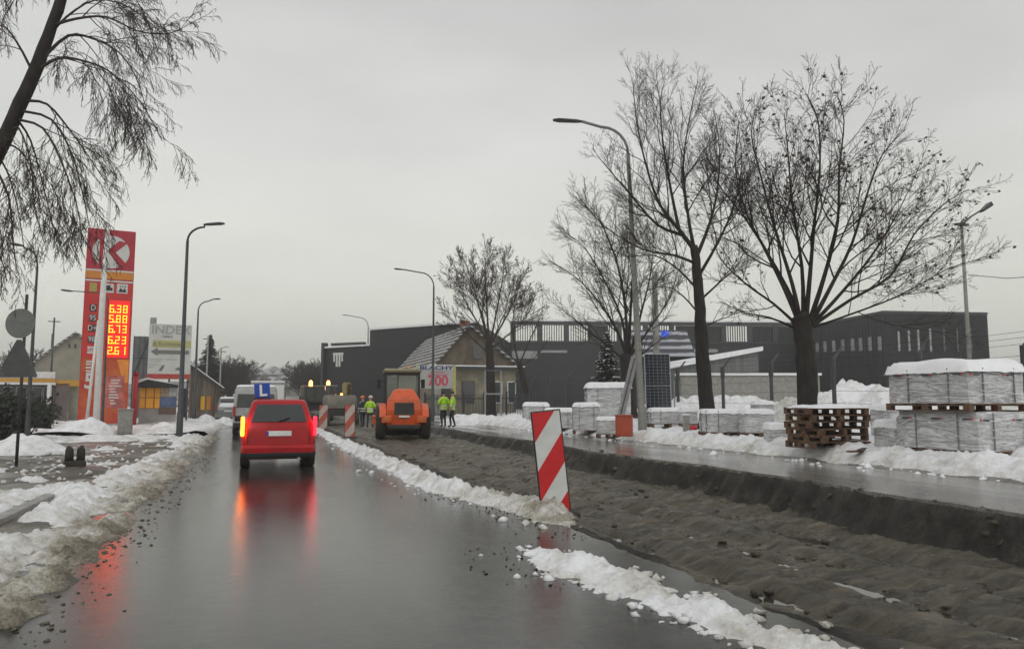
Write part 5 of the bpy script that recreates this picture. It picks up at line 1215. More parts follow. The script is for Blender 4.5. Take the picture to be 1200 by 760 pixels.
# ------------------------------------------------------------------ people
def skin_mesh(V, E, Rr, sub=2):
    me = bpy.data.meshes.new('sk'); me.from_pydata(V, E, []); o = bpy.data.objects.new('sk', me); COL.objects.link(o)
    m = o.modifiers.new('s', 'SKIN'); m.use_smooth_shade = True; m.branch_smoothing = .6
    sv = me.skin_vertices[0].data
    for i, r in enumerate(Rr): sv[i].radius = r if isinstance(r, tuple) else (r, r); sv[i].use_root = (i == 0)
    s = o.modifiers.new('u', 'SUBSURF'); s.levels = sub; s.render_levels = sub
    dg = bpy.context.evaluated_depsgraph_get(); r = bpy.data.meshes.new_from_object(o.evaluated_get(dg))
    COL.objects.unlink(o); bpy.data.objects.remove(o); return r
def person(label, loc, rz, jacket, helmet=None, stride=.12, armL=(.28, .05, .95), armR=(-.28, .05, .95), lean=0, head_turn=0, trousers=None):
    t = thing('person', label, 'person', loc, rz)
    # x = side, y = forward (away from viewer when rz = 0)
    V = [(0, 0, .95), (0, .01, 1.12), (0, .02+lean*.5, 1.30), (0, .01+lean, 1.44), (0, .02+lean, 1.53), (0, .035+lean, 1.62), (0, .035+lean, 1.74),
         (.10, 0, .90), (.12, stride*.5+.03, .50), (.13, stride*.5-.02, .10), (.14, stride*.5+.14, .04),
         (-.10, 0, .90), (-.12, -stride*.3+.04, .50), (-.13, -stride*.6-.01, .10), (-.14, -stride*.6+.15, .04),
         (.19, lean, 1.42), (.27, -.02+lean*.7, 1.17), (armL[0], armL[1]+.0, armL[2]), (-.19, lean, 1.42), (-.27, -.02+lean*.7, 1.17), (armR[0], armR[1], armR[2])]
    E = [(0,1),(1,2),(2,3),(3,4),(4,5),(5,6),(0,7),(7,8),(8,9),(9,10),(0,11),(11,12),(12,13),(13,14),(3,15),(15,16),(16,17),(3,18),(18,19),(19,20)]
    r_ = [(.15,.11),(.14,.10),(.16,.11),(.13,.09),.055,.085,.075,.095,.065,.05,.045,.095,.065,.05,.045,.07,.048,.034,.07,.048,.034]
    me = skin_mesh(V, E, r_); me.name = 'body'
    for m in (M_skin, trousers or M_trous, M_boot): me.materials.append(m)
    for p in me.polygons:
        z = p.center.z; p.material_index = 2 if z < .16 else (1 if z < 1.40 and abs(p.center.x) < .22 and z < 1.02 or z < .9 and abs(p.center.x) < .24 else 0); p.use_smooth = True
    o = bpy.data.objects.new('body', me); COL.objects.link(o); o.parent = t
    # jacket shell: torso and arms to the wrists
    wl = Vector(V[16]).lerp(Vector(V[17]), .88); wr = Vector(V[19]).lerp(Vector(V[20]), .88)
    V2 = [(0, 0, 1.02), (0, 0, .84), (0, .01, 1.15), (0, .02+lean*.5, 1.30), (0, .01+lean, 1.43), (.19, lean, 1.42), V[16], tuple(wl), (-.19, lean, 1.42), V[19], tuple(wr), (0, .015+lean, 1.50)]
    E2 = [(0,1),(0,2),(2,3),(3,4),(4,5),(5,6),(6,7),(4,8),(8,9),(9,10),(4,11)]
    r2 = [(.195,.145),(.20,.15),(.185,.14),(.195,.145),(.16,.115),.098,.074,.056,.098,.074,.056,.075]
    me = skin_mesh(V2, E2, r2); me.name = 'jacket'; me.materials.append(jacket); me.materials.append(M_refl)
    for p in me.polygons:
        z = p.center.z; p.use_smooth = True
        if abs(z-1.08) < .028 or abs(z-.94) < .022: p.material_index = 1
    jk = bpy.data.objects.new('jacket', me); COL.objects.link(jk); jk.parent = t
    # hands
    for (a, b_, s) in ((V[16], V[17], 1), (V[19], V[20], -1)):
        a = Vector(a); b_ = Vector(b_); d = (b_-a).normalized(); hx = Vector((0, 1, 0)); hx = (hx-d*hx.dot(d)).normalized(); nn = d.cross(hx)
        mb = MB(); mb.loft([[b_+hx*x_*w+nn*y_*.014+d*q_ for x_, y_ in ((1,-1),(1,1),(-1,1),(-1,-1))] for q_, w in ((-.03, .028), (.03, .042), (.085, .044))])
        for i in range(4):
            o_ = b_+hx*(.033-.022*i)+d*.08; ln = (.07, .08, .075, .058)[i]; c = nn*(-s)*.02
            mb.tube([o_, o_+d*ln*.5+c*.3, o_+d*ln*.85+c], [.010, .009, .007], 6)
        o_ = b_+hx*.035+d*.02; mb.tube([o_, o_+hx*.03+d*.03, o_+hx*.035+d*.065], [.013, .011, .008], 6)
        mb.build('hand', M_skin, t, smooth=True)
    # head: face, ears, hair or helmet
    hc = Vector((0, .04+lean, 1.66)); rot = Matrix.Rotation(head_turn, 4, 'Z')
    mb = MB(); mb.M = Matrix.Translation(hc) @ rot
    mb.tube([(0, .085, .0), (0, .115, -.025), (0, .09, -.04)], [.010, .016, .010], 6)
    for s in (-1, 1): mb.tube([(s*.078, -.005, -.035), (s*.092, -.015, 0), (s*.08, -.005, .03)], [.01, .014, .01], 6)
    mb.build('face_features', M_skin, t, smooth=True)
    mb = MB(); mb.M = Matrix.Translation(hc) @ rot
    for s in (-1, 1): mb.lump((s*.032, .078, .008), .011, 1, 1, 1, 0)
    mb.build('eyes', M_black, t)
    mb = MB(); mb.M = Matrix.Translation(hc) @ rot; n = 18
    if helmet:
        mb.loft([[(r1*math.cos(2*PI*j/n), r1*1.15*math.sin(2*PI*j/n)+(.03 if r1 > .13 else 0), z) for j in range(n)] for r1, z in ((.145, .035), (.142, .05), (.118, .055), (.114, .10), (.085, .145), (.03, .165))]); mb.build('helmet', helmet, t, smooth=True)
    else:
        mb.loft([[(r1*math.cos(2*PI*j/n), r1*1.12*math.sin(2*PI*j/n)-.01, z) for j in range(n)] for r1, z in ((.088, .0), (.098, .04), (.095, .09), (.06, .125), (.02, .135))]); mb.build('cap', M_black, t, smooth=True)
    return t
g = XY(520, 38.5); g.z = .17
person('worker in hi-vis jacket, left one of the pair beyond the roller', (g.x, g.y, g.z), R(10), M_hiv, None, .2, (.30, .10, 1.0), (-.22, .16, 1.04))
g = XY(530.5, 38.2); g.z = .17
person('worker in a hi-vis jacket facing his colleague, right of the pair beyond the roller', (g.x, g.y, g.z), R(62), M_hiv, None, .26, (.25, .2, 1.02), (-.30, .02, .96), head_turn=.4)
g = XY(434, 44); g.z = terrain(g.x, g.y)
person('worker in a hi-vis vest standing between the striped boards and the roller', (g.x, g.y, g.z+.1), R(-20), M_hiv, mat('helmet_white', (.6, .6, .6), .4), .2, (.24, .22, 1.08), (-.28, .1, .98))
g = XY(425.5, 45); g.z = terrain(g.x, g.y)
person('worker in dark clothes and orange helmet next to the excavator', (g.x, g.y, g.z+.1), R(30), mat('navy_jacket', (.02, .03, .05), .8, .3, 12), mat('helmet_orange', (.7, .15, .02), .4), .14)

# ------------------------------------------------------------------ striped boards
M_bred = mat('board_red', (.55, .012, .018), .35, .12, 5)
M_bwht = mat('board_refl_white', (.62, .63, .62), .35, .12, 4, .15, 30)
def stripe_board(label, loc, rz, w, h, lean, group, gap=.12, faded=False):
    t = thing('warning_board', label, 'warning board', loc, rz, group)
    L_ = Matrix.Rotation(lean, 4, 'Y')
    def clip(poly, x0, x1, z0, z1):
        def c(pl, f, inter):
            o = []
            for i in range(len(pl)):
                a, b_ = pl[i], pl[(i+1) % len(pl)]
                fa, fb = f(a), f(b_)
                if fa: o.append(a)
                if fa != fb: o.append(inter(a, b_))
            return o
        ix = lambda X: (lambda a, b_: (X, a[1]+(b_[1]-a[1])*(X-a[0])/(b_[0]-a[0])))
        iz = lambda Z_: (lambda a, b_: (a[0]+(b_[0]-a[0])*(Z_-a[1])/(b_[1]-a[1]), Z_))
        for f, it in ((lambda p: p[0] >= x0, ix(x0)), (lambda p: p[0] <= x1, ix(x1)), (lambda p: p[1] >= z0, iz(z0)), (lambda p: p[1] <= z1, iz(z1))):
            if len(poly) < 3: return []
            poly = c(poly, f, it)
        return poly
    mb = MB(); mb.M = L_; mb.box(-w/2, w/2, -.02, .02, gap, gap+h); mb.build('backing', M_black, t, bevel=.012)
    mb = MB(); mb.M = L_; mb.box(-w/2+.018, w/2-.018, -.026, -.0205, gap+.018, gap+h-.018); mb.build('white_face', M_bwht if not faded else mat('board_faded', (.5, .42, .38), .5, .2, 5), t)
    per = w*1.9; z = gap+h*.51-2*per
    while z < gap+h+w*1.4:
        pl = clip([(-w/2, z-w*1.3), (w/2, z), (w/2, z+per/2), (-w/2, z-w*1.3+per/2)], -w/2+.018, w/2-.018, gap+.018, gap+h-.018)
        if len(pl) > 2:
            mb = MB(); mb.M = L_; mb.prism(pl, -.031, -.0265); mb.build('red_stripe', M_bred if not faded else mat('board_faded_red', (.45, .09, .06), .5, .25, 5), t)
        z += per
    mb = MB(); mb.M = L_; mb.box(-.03, .03, .021, .06, -.02, gap+h*.9); mb.build('post', M_steel, t)
    mb = MB(); mb.box(-.30, .30, -.16, .16, -.10, .03); mb.build('foot', M_rubber, t, bevel=.03)
    return t
gB = XY(651, 10.25)
stripe_board('large red and white striped board leaning left at the end of the near snow ridge', (gB.x, gB.y, .0), -AZ+R(6), .40, 1.36, R(-6), 'red and white striped boards along the trench', gap=-.02)
gB = XY(410.5, 31.5); gB.z = terrain(gB.x, gB.y)
stripe_board('middle striped board with faded paint, just left of the roller', gB, -AZ+R(6), .42, 1.32, R(0), 'red and white striped boards along the trench', gap=.02, faded=True)
gB = XY(379, 40); gB.z = terrain(gB.x, gB.y)
stripe_board('farthest striped board, faded, beside the red hatchback tail', gB, -AZ+R(6), .46, 1.25, R(1), 'red and white striped boards along the trench', gap=.02, faded=True)

# ------------------------------------------------------------------ banner, fence, posts
q = Loc(514, 53)
t = thing('banner', 'white roofing advert banner with a big pink 700 between posts at the house fence', 'banner', q.b, q.rz)
MB().box(q.u(489), q.u(531), -.03, .03, q.z(455), q.z(428)).build('sheet', mat('banner_white', (.42, .42, .39), .5, .1, 2), t)
MB().box(q.u(489), q.u(531), -.036, -.031, q.z(433.5), q.z(428.5)).build('title_strip', mat('pale_strip', (.5, .52, .58), .5, .1, 2), t)
text('title', 'BLACHY', .36, mat('banner_navy', (.03, .04, .14), .5, 0), t, (q.u(511), -.042, q.z(431)), sx=1.7, bold=.01)
text('price', '700', .95, mat('banner_pink', (.6, .05, .12), .5, .1), t, (q.u(513), -.04, q.z(446.5)), sx=1.0, bold=.02)
mb = MB()
for x0, x1, y in ((503, 521, 436), (501, 524, 439)): mb.box(q.u(x0), q.u(x1), -.038, -.031, q.z(y+.8), q.z(y-.8))
mb.build('small_print', mat('banner_pink2', (.45, .18, .22), .5, .2), t)
mb = MB(); mb.box(q.u(487), q.u(489), -.04, .04, q.z(462), q.z(427)); mb.box(q.u(531), q.u(534), -.04, .04, q.z(462), q.z(427)); mb.build('yellow_edge', mat('faded_yellow', (.5, .45, .12), .5, .2), t)
for x in (488, 532): MB().box(q.u(x)-.04, q.u(x)+.04, .045, .12, 0, q.z(427)).build('leg', M_steel, t)
# palisade fence at house
fa = XY(498, 52); fb = XY(650, 44); 
t = thing('metal_fence', 'dark metal paling fence in front of the gabled house', 'fence', (fa.x, fa.y, 0), math.atan2(fb.y-fa.y, fb.x-fa.x))
L_ = (fb-fa).length; z0 = .25
mb = MB(); n = int(L_/.14)
for i in range(n): mb.box(i*L_/n, i*L_/n+.035, -.012, .012, z0, z0+1.65)
mb.box(0, L_, .013, .045, z0+.3, z0+.36); mb.box(0, L_, .013, .045, z0+1.35, z0+1.41); mb.build('palings', M_dsteel, t)
for i in range(7): MB().box(i*L_/6-.05, i*L_/6+.05, -.05, .05+.0, 0, z0+1.8).build('post', M_dsteel, t)
for x_ in (568, 586):
    pass
q = Loc(578, 46)
t = thing('gate_frame', 'pale steel goal shaped frame standing before the house fence under the round tree', 'frame', q.b, q.rz)
mb = MB(); mb.tube([(q.u(568.5), 0, -.1), (q.u(568.5), 0, q.z(434)), (q.u(587), 0, q.z(434)), (q.u(587), 0, -.1)], .05, 8); mb.build('tube_frame', M_steel, t)
MB().box(q.u(569), q.u(587), -.01, .01, q.z(462), q.z(460.5)).build('crossbar', M_steel, t)

# concrete fence with bent posts and wires
t = thing('barbed_fence', 'wire fence on dark posts with bent tops around the stone yard', 'fence')
P = []
for i in range(15):
    y = 14.3+3.35*i if i < 5 else 14.3+3.35*i
    x = 18.35+.10*math.sin(i*2)
    P.append((x, y))
for x, y in P:
    z0 = terrain(x, y); mb = MB(); mb.tube([(x, y, z0-.2), (x, y, 2.78), (x+.04, y, 2.85), (x+.40, y, 3.28)], [.075, .065, .055, .035], 8)
    mb.tube([(x, y, 2.4), (x, y, 2.86)], [.09, .09], 8); mb.build('post', M_dsteel, t, auto=50)
mb = MB()
for (a, b_) in zip(P, P[1:]):
    for zz, ox in ((1.0, 0), (1.4, 0), (1.8, 0), (2.2, 0), (2.6, 0), (2.9, .08), (3.08, .22), (3.25, .38)):
        mb.tube([(a[0]+ox, a[1], zz), ((a[0]+b_[0])/2+ox, (a[1]+b_[1])/2, zz-.04), (b_[0]+ox, b_[1], zz)], .006, 3, cap=False)
a = P[0]
for zz, ox in ((1.0, 0), (1.8, 0), (2.6, 0), (2.9, .08), (3.08, .22), (3.25, .38)): mb.tube([(a[0]+ox, a[1], zz), (a[0]+ox, a[1]-10, zz)], .006, 3, cap=False)
mb.build('wire', M_dsteel, t)
# overhead cable at right
t = MB()
A = P3(1134, 322, 33); 
t.tube([A, P3(1180, 326, 30.5), P3(1240, 322, 27)], .014, 4)
o = t.build('overhead_cable', M_black); tag(o, 'black overhead cable running off the right edge from the floodlight mast', 'cable')

# ------------------------------------------------------------------ yard goods
def film_mat():
    m, n, l, b = nodes_mat('wrapped_stone')
    tcn = n.new('ShaderNodeTexCoord'); s = n.new('ShaderNodeSeparateXYZ'); l.new(tcn.outputs['Object'], s.inputs[0])
    br = n.new('ShaderNodeTexBrick'); br.inputs['Scale'].default_value = 1; br.inputs['Color1'].default_value = (.40, .40, .40, 1); br.inputs['Color2'].default_value = (.31, .31, .315, 1); br.inputs['Mortar'].default_value = (.17, .17, .17, 1)
    br.inputs['Mortar Size'].default_value = .006; br.inputs['Brick Width'].default_value = .40; br.inputs['Row Height'].default_value = .14; br.inputs['Mortar Smooth'].default_value = .6
    a = n.new('ShaderNodeMath'); a.operation = 'ADD'; l.new(s.outputs[0], a.inputs[0]); l.new(s.outputs[1], a.inputs[1])
    cmb = n.new('ShaderNodeCombineXYZ'); l.new(a.outputs[0], cmb.inputs[0]); l.new(s.outputs[2], cmb.inputs[1]); l.new(cmb.outputs[0], br.inputs['Vector'])
    z = n.new('ShaderNodeTexNoise'); z.inputs['Scale'].default_value = 3.2; z.inputs['Detail'].default_value = 9; z.inputs['Distortion'].default_value = 1.5
    mp_ = n.new('ShaderNodeMapping'); mp_.inputs['Scale'].default_value = (.8, .8, 4.5); l.new(tcn.outputs['Object'], mp_.inputs[0]); l.new(mp_.outputs[0], z.inputs['Vector'])
    r = n.new('ShaderNodeValToRGB'); r.color_ramp.elements[0].position = .42; r.color_ramp.elements[1].position = .78; l.new(z.outputs[0], r.inputs[0])
    mxx = n.new('ShaderNodeMix'); mxx.data_type = 'RGBA'; mxx.inputs[7].default_value = (.82, .83, .85, 1); l.new(r.outputs[0], mxx.inputs[0]); l.new(br.outputs[0], mxx.inputs[6]); l.new(mxx.outputs[2], b.inputs['Base Color'])
    b.inputs['Roughness'].default_value = .2; b.inputs['Coat Weight'].default_value = .5; b.inputs['Coat Roughness'].default_value = .12
    bu = n.new('ShaderNodeBump'); bu.inputs['Strength'].default_value = .9; bu.inputs['Distance'].default_value = .03; l.new(z.outputs[0], bu.inputs['Height']); l.new(bu.outputs[0], b.inputs['Normal'])
    MATS['wrapped_stone'] = m; return m
M_film = film_mat()
def pallet(mb, w, l, z=0, top=True):
    n = 7
    for i in range(n):
        y = -l/2+i*(l-.1)/(n-1); mb.box(-w/2, w/2, y, y+.1, z+.122, z+.144)
    for x in (-w/2+.05, 0, w/2-.05):
        mb.box(x-.05, x+.05, -l/2, l/2, z, z+.02)
        mb.box(x-.05, x+.05, -l/2, l/2, z+.1, z+.1215)
        for y in (-l/2+.07, 0, l/2-.07): mb.box(x-.049, x+.049, y-.07, y+.07, z+.0205, z+.0995)
def wrapped(label, loc, rz, w, l, h, cap=0, group=None, base=True, sag=.03):
    t = thing('wrapped_pallet', label, 'pallet of paving stones', loc, rz, group)
    zb = 0
    if base: pm = MB(); pallet(pm, w, l); pm.build('pallet', M_wood, t); zb = .146
    mb = MB(); bm = bmesh.new(); bmesh.ops.create_cube(bm, size=1); bmesh.ops.subdivide_edges(bm, edges=bm.edges, cuts=9, use_grid_fill=True)
    sd = random.random()*50; vs = []
    for v in bm.verts:
        x, y, z = v.co.x*w*.98, v.co.y*l*.98, (v.co.z+.5)*h
        k = 1-.06*((z/h) if z/h > .9 else 0)*1
        nn_ = noise.noise(Vector((x*2.2+sd, y*2.2, z*3)))*sag
        cr = .035 if (abs(v.co.x) > .49 and abs(v.co.y) > .49) else 0
        vs.append(((x-math.copysign(cr, x))*k+nn_*v.co.x, (y-math.copysign(cr, y))*k+nn_*v.co.y, zb+z+(nn_*.5 if z > 0 else 0)))
    fs = [tuple(v.index for v in f.verts) for f in bm.faces]; bm.free(); mb.add(vs, fs); mb.build('wrapped_stones', M_film, t, auto=50)
    if w > .9:
        for x in (-w*.25, w*.27): MB().box(x-.009, x+.009, -l/2-.012, -l/2+.01, zb+.02, zb+h*.97).build('strap', mat('strap', (.2, .2, .21), .4, .2), t)
        for y in (-l*.28, l*.2): MB().box(-w/2-.012, -w/2+.01, y-.009, y+.009, zb+.02, zb+h*.97).build('strap', mat('strap', (.2, .2, .21), .4, .2), t)
        fm = MB()
        for k_ in range(9):
            a_ = random.uniform(-.48, .3); z_ = zb+random.uniform(.05, .9)*h; ww = random.uniform(.1, .3)
            fm.tube([(a_*w, -l/2-.006, z_), ((a_+ww*.5)*w, -l/2-.012, z_+random.gauss(0, .03)), (min(.48, a_+ww)*w, -l/2-.004, z_+random.gauss(0, .05))], .007, 4)
            fm.tube([(-w/2-.006, a_*l, z_), (-w/2-.012, (a_+ww*.5)*l, z_+random.gauss(0, .03)), (-w/2-.004, min(.48, a_+ww)*l, z_+random.gauss(0, .05))], .007, 4)
        fm.build('film_folds', mat('film_fold', (.7, .71, .73), .2, .1, 4, coat=.5), t)
    if cap:
        n = 22; vs = []; fs = []
        for j in range(n+1):
            for i in range(n+1):
                u = i/n*2-1; v = j/n*2-1; e_ = max(abs(u), abs(v)); f = (1-max(0, (e_-.72)/.28)**2.2)
                x = u*w*.52; y = v*l*.52
                vs.append((x, y, zb+h-.05*(1-f) + cap*f*(1+.35*noise.noise(Vector((x*1.3+sd, y*1.3, 0)))) - (.04+.05*abs(noise.noise(Vector((x*4, y*4, sd)))) if e_ > .98 else 0)))
                if i < n and j < n: a = j*(n+1)+i; fs.append((a, a+1, a+n+2, a+n+1))
        mb = MB(); mb.add(vs, fs); mb.build('snow_cap', M_cap, t, smooth=True)
    return t
c0 = place(1149, 541); c0.z += .05   # near corner of the big stack, long side runs along the road
WX, LY = 1.5, 2.0
cx_, cy_ = c0.x+WX/2, c0.y+LY/2
zz = c0.z
st1 = wrapped('lower of the two big film wrapped stone pallets at the right edge', (cx_, cy_, zz-.02), 0, WX, LY, .72, group=None)
st2 = wrapped('upper film wrapped stone pallet under a thick snow cap, topmost at the right edge', (cx_-.12, cy_+.05, zz+.85), 0, WX*.98, LY*.98, .68, cap=.16)
M_pr = mat('print_red', (.5, .06, .05), .4, 0); M_pk = mat('print_dark', (.06, .06, .07), .4, 0)
for st, zz_, dz in ((st1, .72, 0), (st2, .68, 0)):
    mb = MB()
    for i in range(3):
        y = -.9+i*.7
        mb.box(-WX/2-.02, -WX/2+.004, y, y+.035, zz_, zz_+.035)
    for i in range(2): mb.box(-.7+i*.8, -.665+i*.8, -LY/2-.02, -LY/2+.004, zz_-.02, zz_+.015)
    mb.build('printed_mark', M_pr, st)
    mb = MB()
    for i in range(3):
        for k_ in range(5 if i < 2 else 0): mb.box(-.62+i*.8+k_*.03, -.602+i*.8+k_*.03, -LY/2-.02, -LY/2+.004, zz_-.018, zz_+.005)
        for k_ in range(5): mb.box(-WX/2-.02, -WX/2+.004, -.84+i*.7+k_*.035, -.82+i*.7+k_*.035, zz_, zz_+.025)
    mb.build('printed_text', M_pk, st)
g = XY(1098, 16.0); g.z = terrain(g.x, g.y)
# smaller blocks left of it
def ws(label, px, py, w, l, h, rz=0, cap=.08, base=True, D=None, dz=0):
    p = place(px, py) if D is None else XY(px, D); p.z = terrain(p.x, p.y)+.05+dz; return wrapped(label, p, rz, w, l, h, cap, base=base)
ws('small wrapped stone stack with a snow cap half hidden left of the big stone pallets', 1048, 512, .62, .7, .55, 0, .07, base=False, D=16.4, dz=.0)
ws('low grey block of stones between the wooden pallets and the big wrapped pallets', 1040, 500, .7, .6, .72, .3, .05, base=False, D=18.5)
ws('broad wrapped paving stack at the foot of the tall tree', 846, 510, 1.15, .9, .62, -AZ+.1, .03, D=22.3)
ws('narrow wrapped paving stack left of the wooden pallets', 885, 506, .8, .8, .6, -AZ, .04, D=21.2)
ws('tall narrow stone block with a snow tip beside the wooden pallets', 907, 506, .45, .5, .45, -AZ, .08, base=False, D=19.2)
ws('pale stone block set on the stack left of the wooden pallets', 893, 500, .6, .5, .82, -AZ, .02, base=False, D=23.2)
ws('long wrapped stone stack at the left end of the yard row', 655, 500, 1.2, .9, .72, -AZ, .08, D=31)
ws('square wrapped stone stack second in the yard row', 687, 502, 1.0, .9, .95, -AZ-.1, .05, D=28.5)
ws('large wrapped stack with a rounded snow top behind the leaning board', 712, 498, 1.9, 1.1, 1.35, -AZ, .16, D=33)
ws('low wrapped stone stack right of the orange barrel', 712, 505, .75, .6, .55, -AZ, .03, D=26.3)
ws('low wrapped stack under the solar panel', 782, 505, 1.3, .9, .5, -AZ, .05, D=27)
ws('small wrapped stack between the solar panel and the tall tree', 806, 508, .55, .5, .5, -AZ, .05, D=26)
ws('distant wrapped stack left of the row near the fence post', 628, 495, 1.3, 1, .7, -AZ, .09, D=38)
# wooden pallet stack
g = XY(968, 17.2); g.z = terrain(g.x, g.y)+.10
pp = []
proto = None
for i in range(6):
    if proto is None:
        t = thing('wooden_pallet', 'x', 'pallet', (0, 0, 0)); m_ = MB(); pallet(m_, 1.45, 1.0); m_.build('boards', M_wood, t); proto = t
    else: t = copy_tree(proto)
    t.location = (g.x+random.uniform(-.03, .03), g.y+random.uniform(-.03, .03), g.z+i*.1455); t.rotation_euler = (R(random.uniform(-1, 1)), R(random.uniform(-1, 1)), R(20)-AZ+R(random.uniform(-12, 12)))
    t['group'] = 'wooden pallets stacked on the verge'
    t['label'] = ('bottom wooden pallet of the stack on the snowy verge', 'second wooden pallet from the bottom of the stack', 'third wooden pallet from the bottom of the stack', 'third wooden pallet from the top of the stack', 'second wooden pallet from the top of the stack', 'topmost wooden pallet carrying the snow layer')[i]
zt_ = g.z+6*.1455
mb = MB(); n = 20; vs = []; fs = []
for j in range(n+1):
    for i in range(n+1):
        u = i/n*2-1; v = j/n*2-1; f = 1-max(abs(u), abs(v))**4; vs.append((u*.72, v*.5, .07*f*(1+.5*noise.noise(Vector((u*2, v*2, 3))))-.01*(1-f)))
        if i < n and j < n: a = j*(n+1)+i; fs.append((a, a+1, a+n+2, a+n+1))
mb.add(vs, fs); o = mb.build('snow_layer', M_cap, smooth=True, loc=(g.x, g.y, zt_)); o.rotation_euler.z = R(20)-AZ; tag(o, 'thin snow layer lying on the wooden pallet stack', 'snow')
b = XY(1008, 16.0); b.z = terrain(b.x, b.y)+.08
t = thing('wooden_plank', 'pair of loose planks on the snow right of the wooden pallets', 'planks', b, .3)
MB().box(-.5, .5, -.06, .06, .04, .07).build('plank', M_wood, t); mb = MB(); mb.M = Matrix.Rotation(.4, 4, 'Z'); mb.box(-.4, .45, -.05, .05, .075, .10); mb.build('plank', M_woodd, t)
# solar panel
b = XY(772, 28.5); b.z = terrain(b.x, b.y)+.45
q = Loc(772, 28.5)
t = thing('solar_panel', 'dark solar panel with a white cell grid standing upright behind the near lamp', 'solar panel', b, -AZ)
s_ = 28.5/900*1.0; hw = 15.2*s_; hh = 76*s_; TL = Matrix.Rotation(R(-6), 4, 'X')
z0 = ZA(b.x, b.y, 490)-b.z
mb = MB(); mb.M = TL; mb.box(-hw, hw, -.02, .02, z0, z0+hh); mb.build('frame', mat('panel_alu', (.4, .41, .42), .4, .1, 5, metal=.6), t)
mb = MB(); mb.M = TL; mb.box(-hw+.03, hw-.03, -.026, -.0205, z0+.03, z0+hh/2-.015); mb.box(-hw+.03, hw-.03, -.026, -.0205, z0+hh/2+.015, z0+hh-.03); mb.build('cells', mat('solar_cells', (.012, .016, .028), .15, .3, 6, spec=.6), t)
mb = MB(); mb.M = TL
for i in range(1, 6): x = -hw+.03+i*(2*hw-.06)/6; mb.box(x-.006, x+.006, -.0285, -.0265, z0+.03, z0+hh-.03)
for i in range(1, 20):
    z = z0+.03+i*(hh-.06)/20; mb.box(-hw+.03, hw-.03, -.029, -.027, z-.005, z+.005)
mb.build('grid_lines', mat('cell_lines', (.16, .17, .19), .4, 0), t)
mb = MB()
for s in (-1, 1): mb.tube([(s*hw*.9, .1, -.6), (s*hw*.9, .05, z0+.4)], .03, 6); mb.tube([(s*hw*.9, 1.0, -.5), (s*hw*.9, .12, z0+hh*.7)], .025, 6)
mb.build('stand', M_steel, t)
mb = MB(); mb.tube([(hw+.1, 0, -.6), (hw+.1, 0, z0+1.4)], .025, 6); mb.build('side_post', M_steel, t)
# leaning board
A = XY(722, 27.5); A.z = terrain(A.x, A.y)+.35; B = P3(744, 418, 28.0)
t = thing('leaning_board', 'long pale grey board leaning against the tree left of the near lamp', 'board', A)
d = B-A; mb = MB(); n = Vector((sa, ca, 0)); sd = d.cross(n).normalized()
mb.loft([[v*1.0+sd*.13-n*.03, v+sd*.13+n*.03, v-sd*.13+n*.03, v-sd*.13-n*.03] for v in (Vector((0,0,-.4)), d)]); mb.build('plank', mat('grey_board', (.26, .26, .26), .6, .2, 4), t, bevel=.01)
mb = MB(); mb.loft([[v+sd*.02-n*.045, v+sd*.02-n*.031, v-sd*.02-n*.031, v-sd*.02-n*.045] for v in (Vector((0,0,-.3)), d*.98)]); mb.build('rib', M_dsteel, t)
# barrel
b = XY(731, 24.6); b.z = ZA(b.x, b.y, 507)
t = thing('plastic_drum', 'ribbed orange-red plastic drum beside the near lamp post', 'barrel', (b.x, b.y, b.z-.1))
r_ = 10.3/900*24.6; h_ = 20/900*24.6+.1; mb = MB(); n = 24; pr = []
for i in range(13): z = h_*i/12; pr.append((r_*(1-.04*(i % 2)), z))
mb.loft([[(a*math.cos(2*PI*j/n), a*math.sin(2*PI*j/n), z) for j in range(n)] for a, z in pr]); mb.build('drum', mat('drum_red', (.42, .07, .03), .5, .15, 6), t, smooth=True)
mb = MB(); mb.loft([[(a*math.cos(2*PI*j/n), a*math.sin(2*PI*j/n), z) for j in range(n)] for a, z in ((r_*1.04, h_-.03), (r_*1.04, h_+.02), (r_*.9, h_+.03))]); mb.build('lid', mat('drum_red_dark', (.30, .05, .03), .5, .15, 6), t)
# red bucket / canister pair + white canister
b = XY(812, 25); b.z = ZA(b.x, b.y, 503)
t = thing('red_canister', 'small red canister lying on the snow right of the solar panel', 'canister', b, -AZ+.2)
MB().tube([(-.22, 0, .02), (-.18, 0, .02), (.18, 0, .02), (.22, 0, .02)], [.07, .12, .12, .07], 12).build('body', M_sred2, t, smooth=True); MB().tube([(.22, 0, .02), (.27, 0, .02)], .03, 8).build('cap', M_black, t)
b = XY(803.5, 24.6); b.z = ZA(b.x, b.y, 507)
t = thing('marker_post', 'short pale grey marker post standing in the snow right of the solar panel', 'post', b, -AZ)
MB().box(-.10, .10, -.06, .06, -.1, .55).build('shaft', M_conc, t, bevel=.015); MB().box(-.115, .115, -.075, .075, .55, .60).build('cap', M_cap, t, bevel=.02)
snow_heap(1010, 470, 6.5, 1.5, 21, 'broad snow covered earth heap behind the wooden pallets', D=33)
snow_heap(1048, 470, 5, 1.25, 22, 'snow covered mound in front of the factory hall, behind the stone pallets', D=28)
snow_heap(862, 470, 7, 1.0, 23, 'long snow covered mound right of the tall tree in the yard', D=36)
snow_heap(800, 475, 6, .9, 24, 'low snow mound behind the solar panel', D=36)
snow_heap(915, 478, 4, .9, 25, 'grey earthy mound behind the wooden pallets, left side', mt=M_snowF, D=25)
snow_heap(560, 497, 4.5, .4, 26, 'ploughed snow heap at the foot of the round crowned tree', D=44)
snow_heap(545, 494, 3.0, .45, 27, 'small snow heap behind the two workers', D=46)

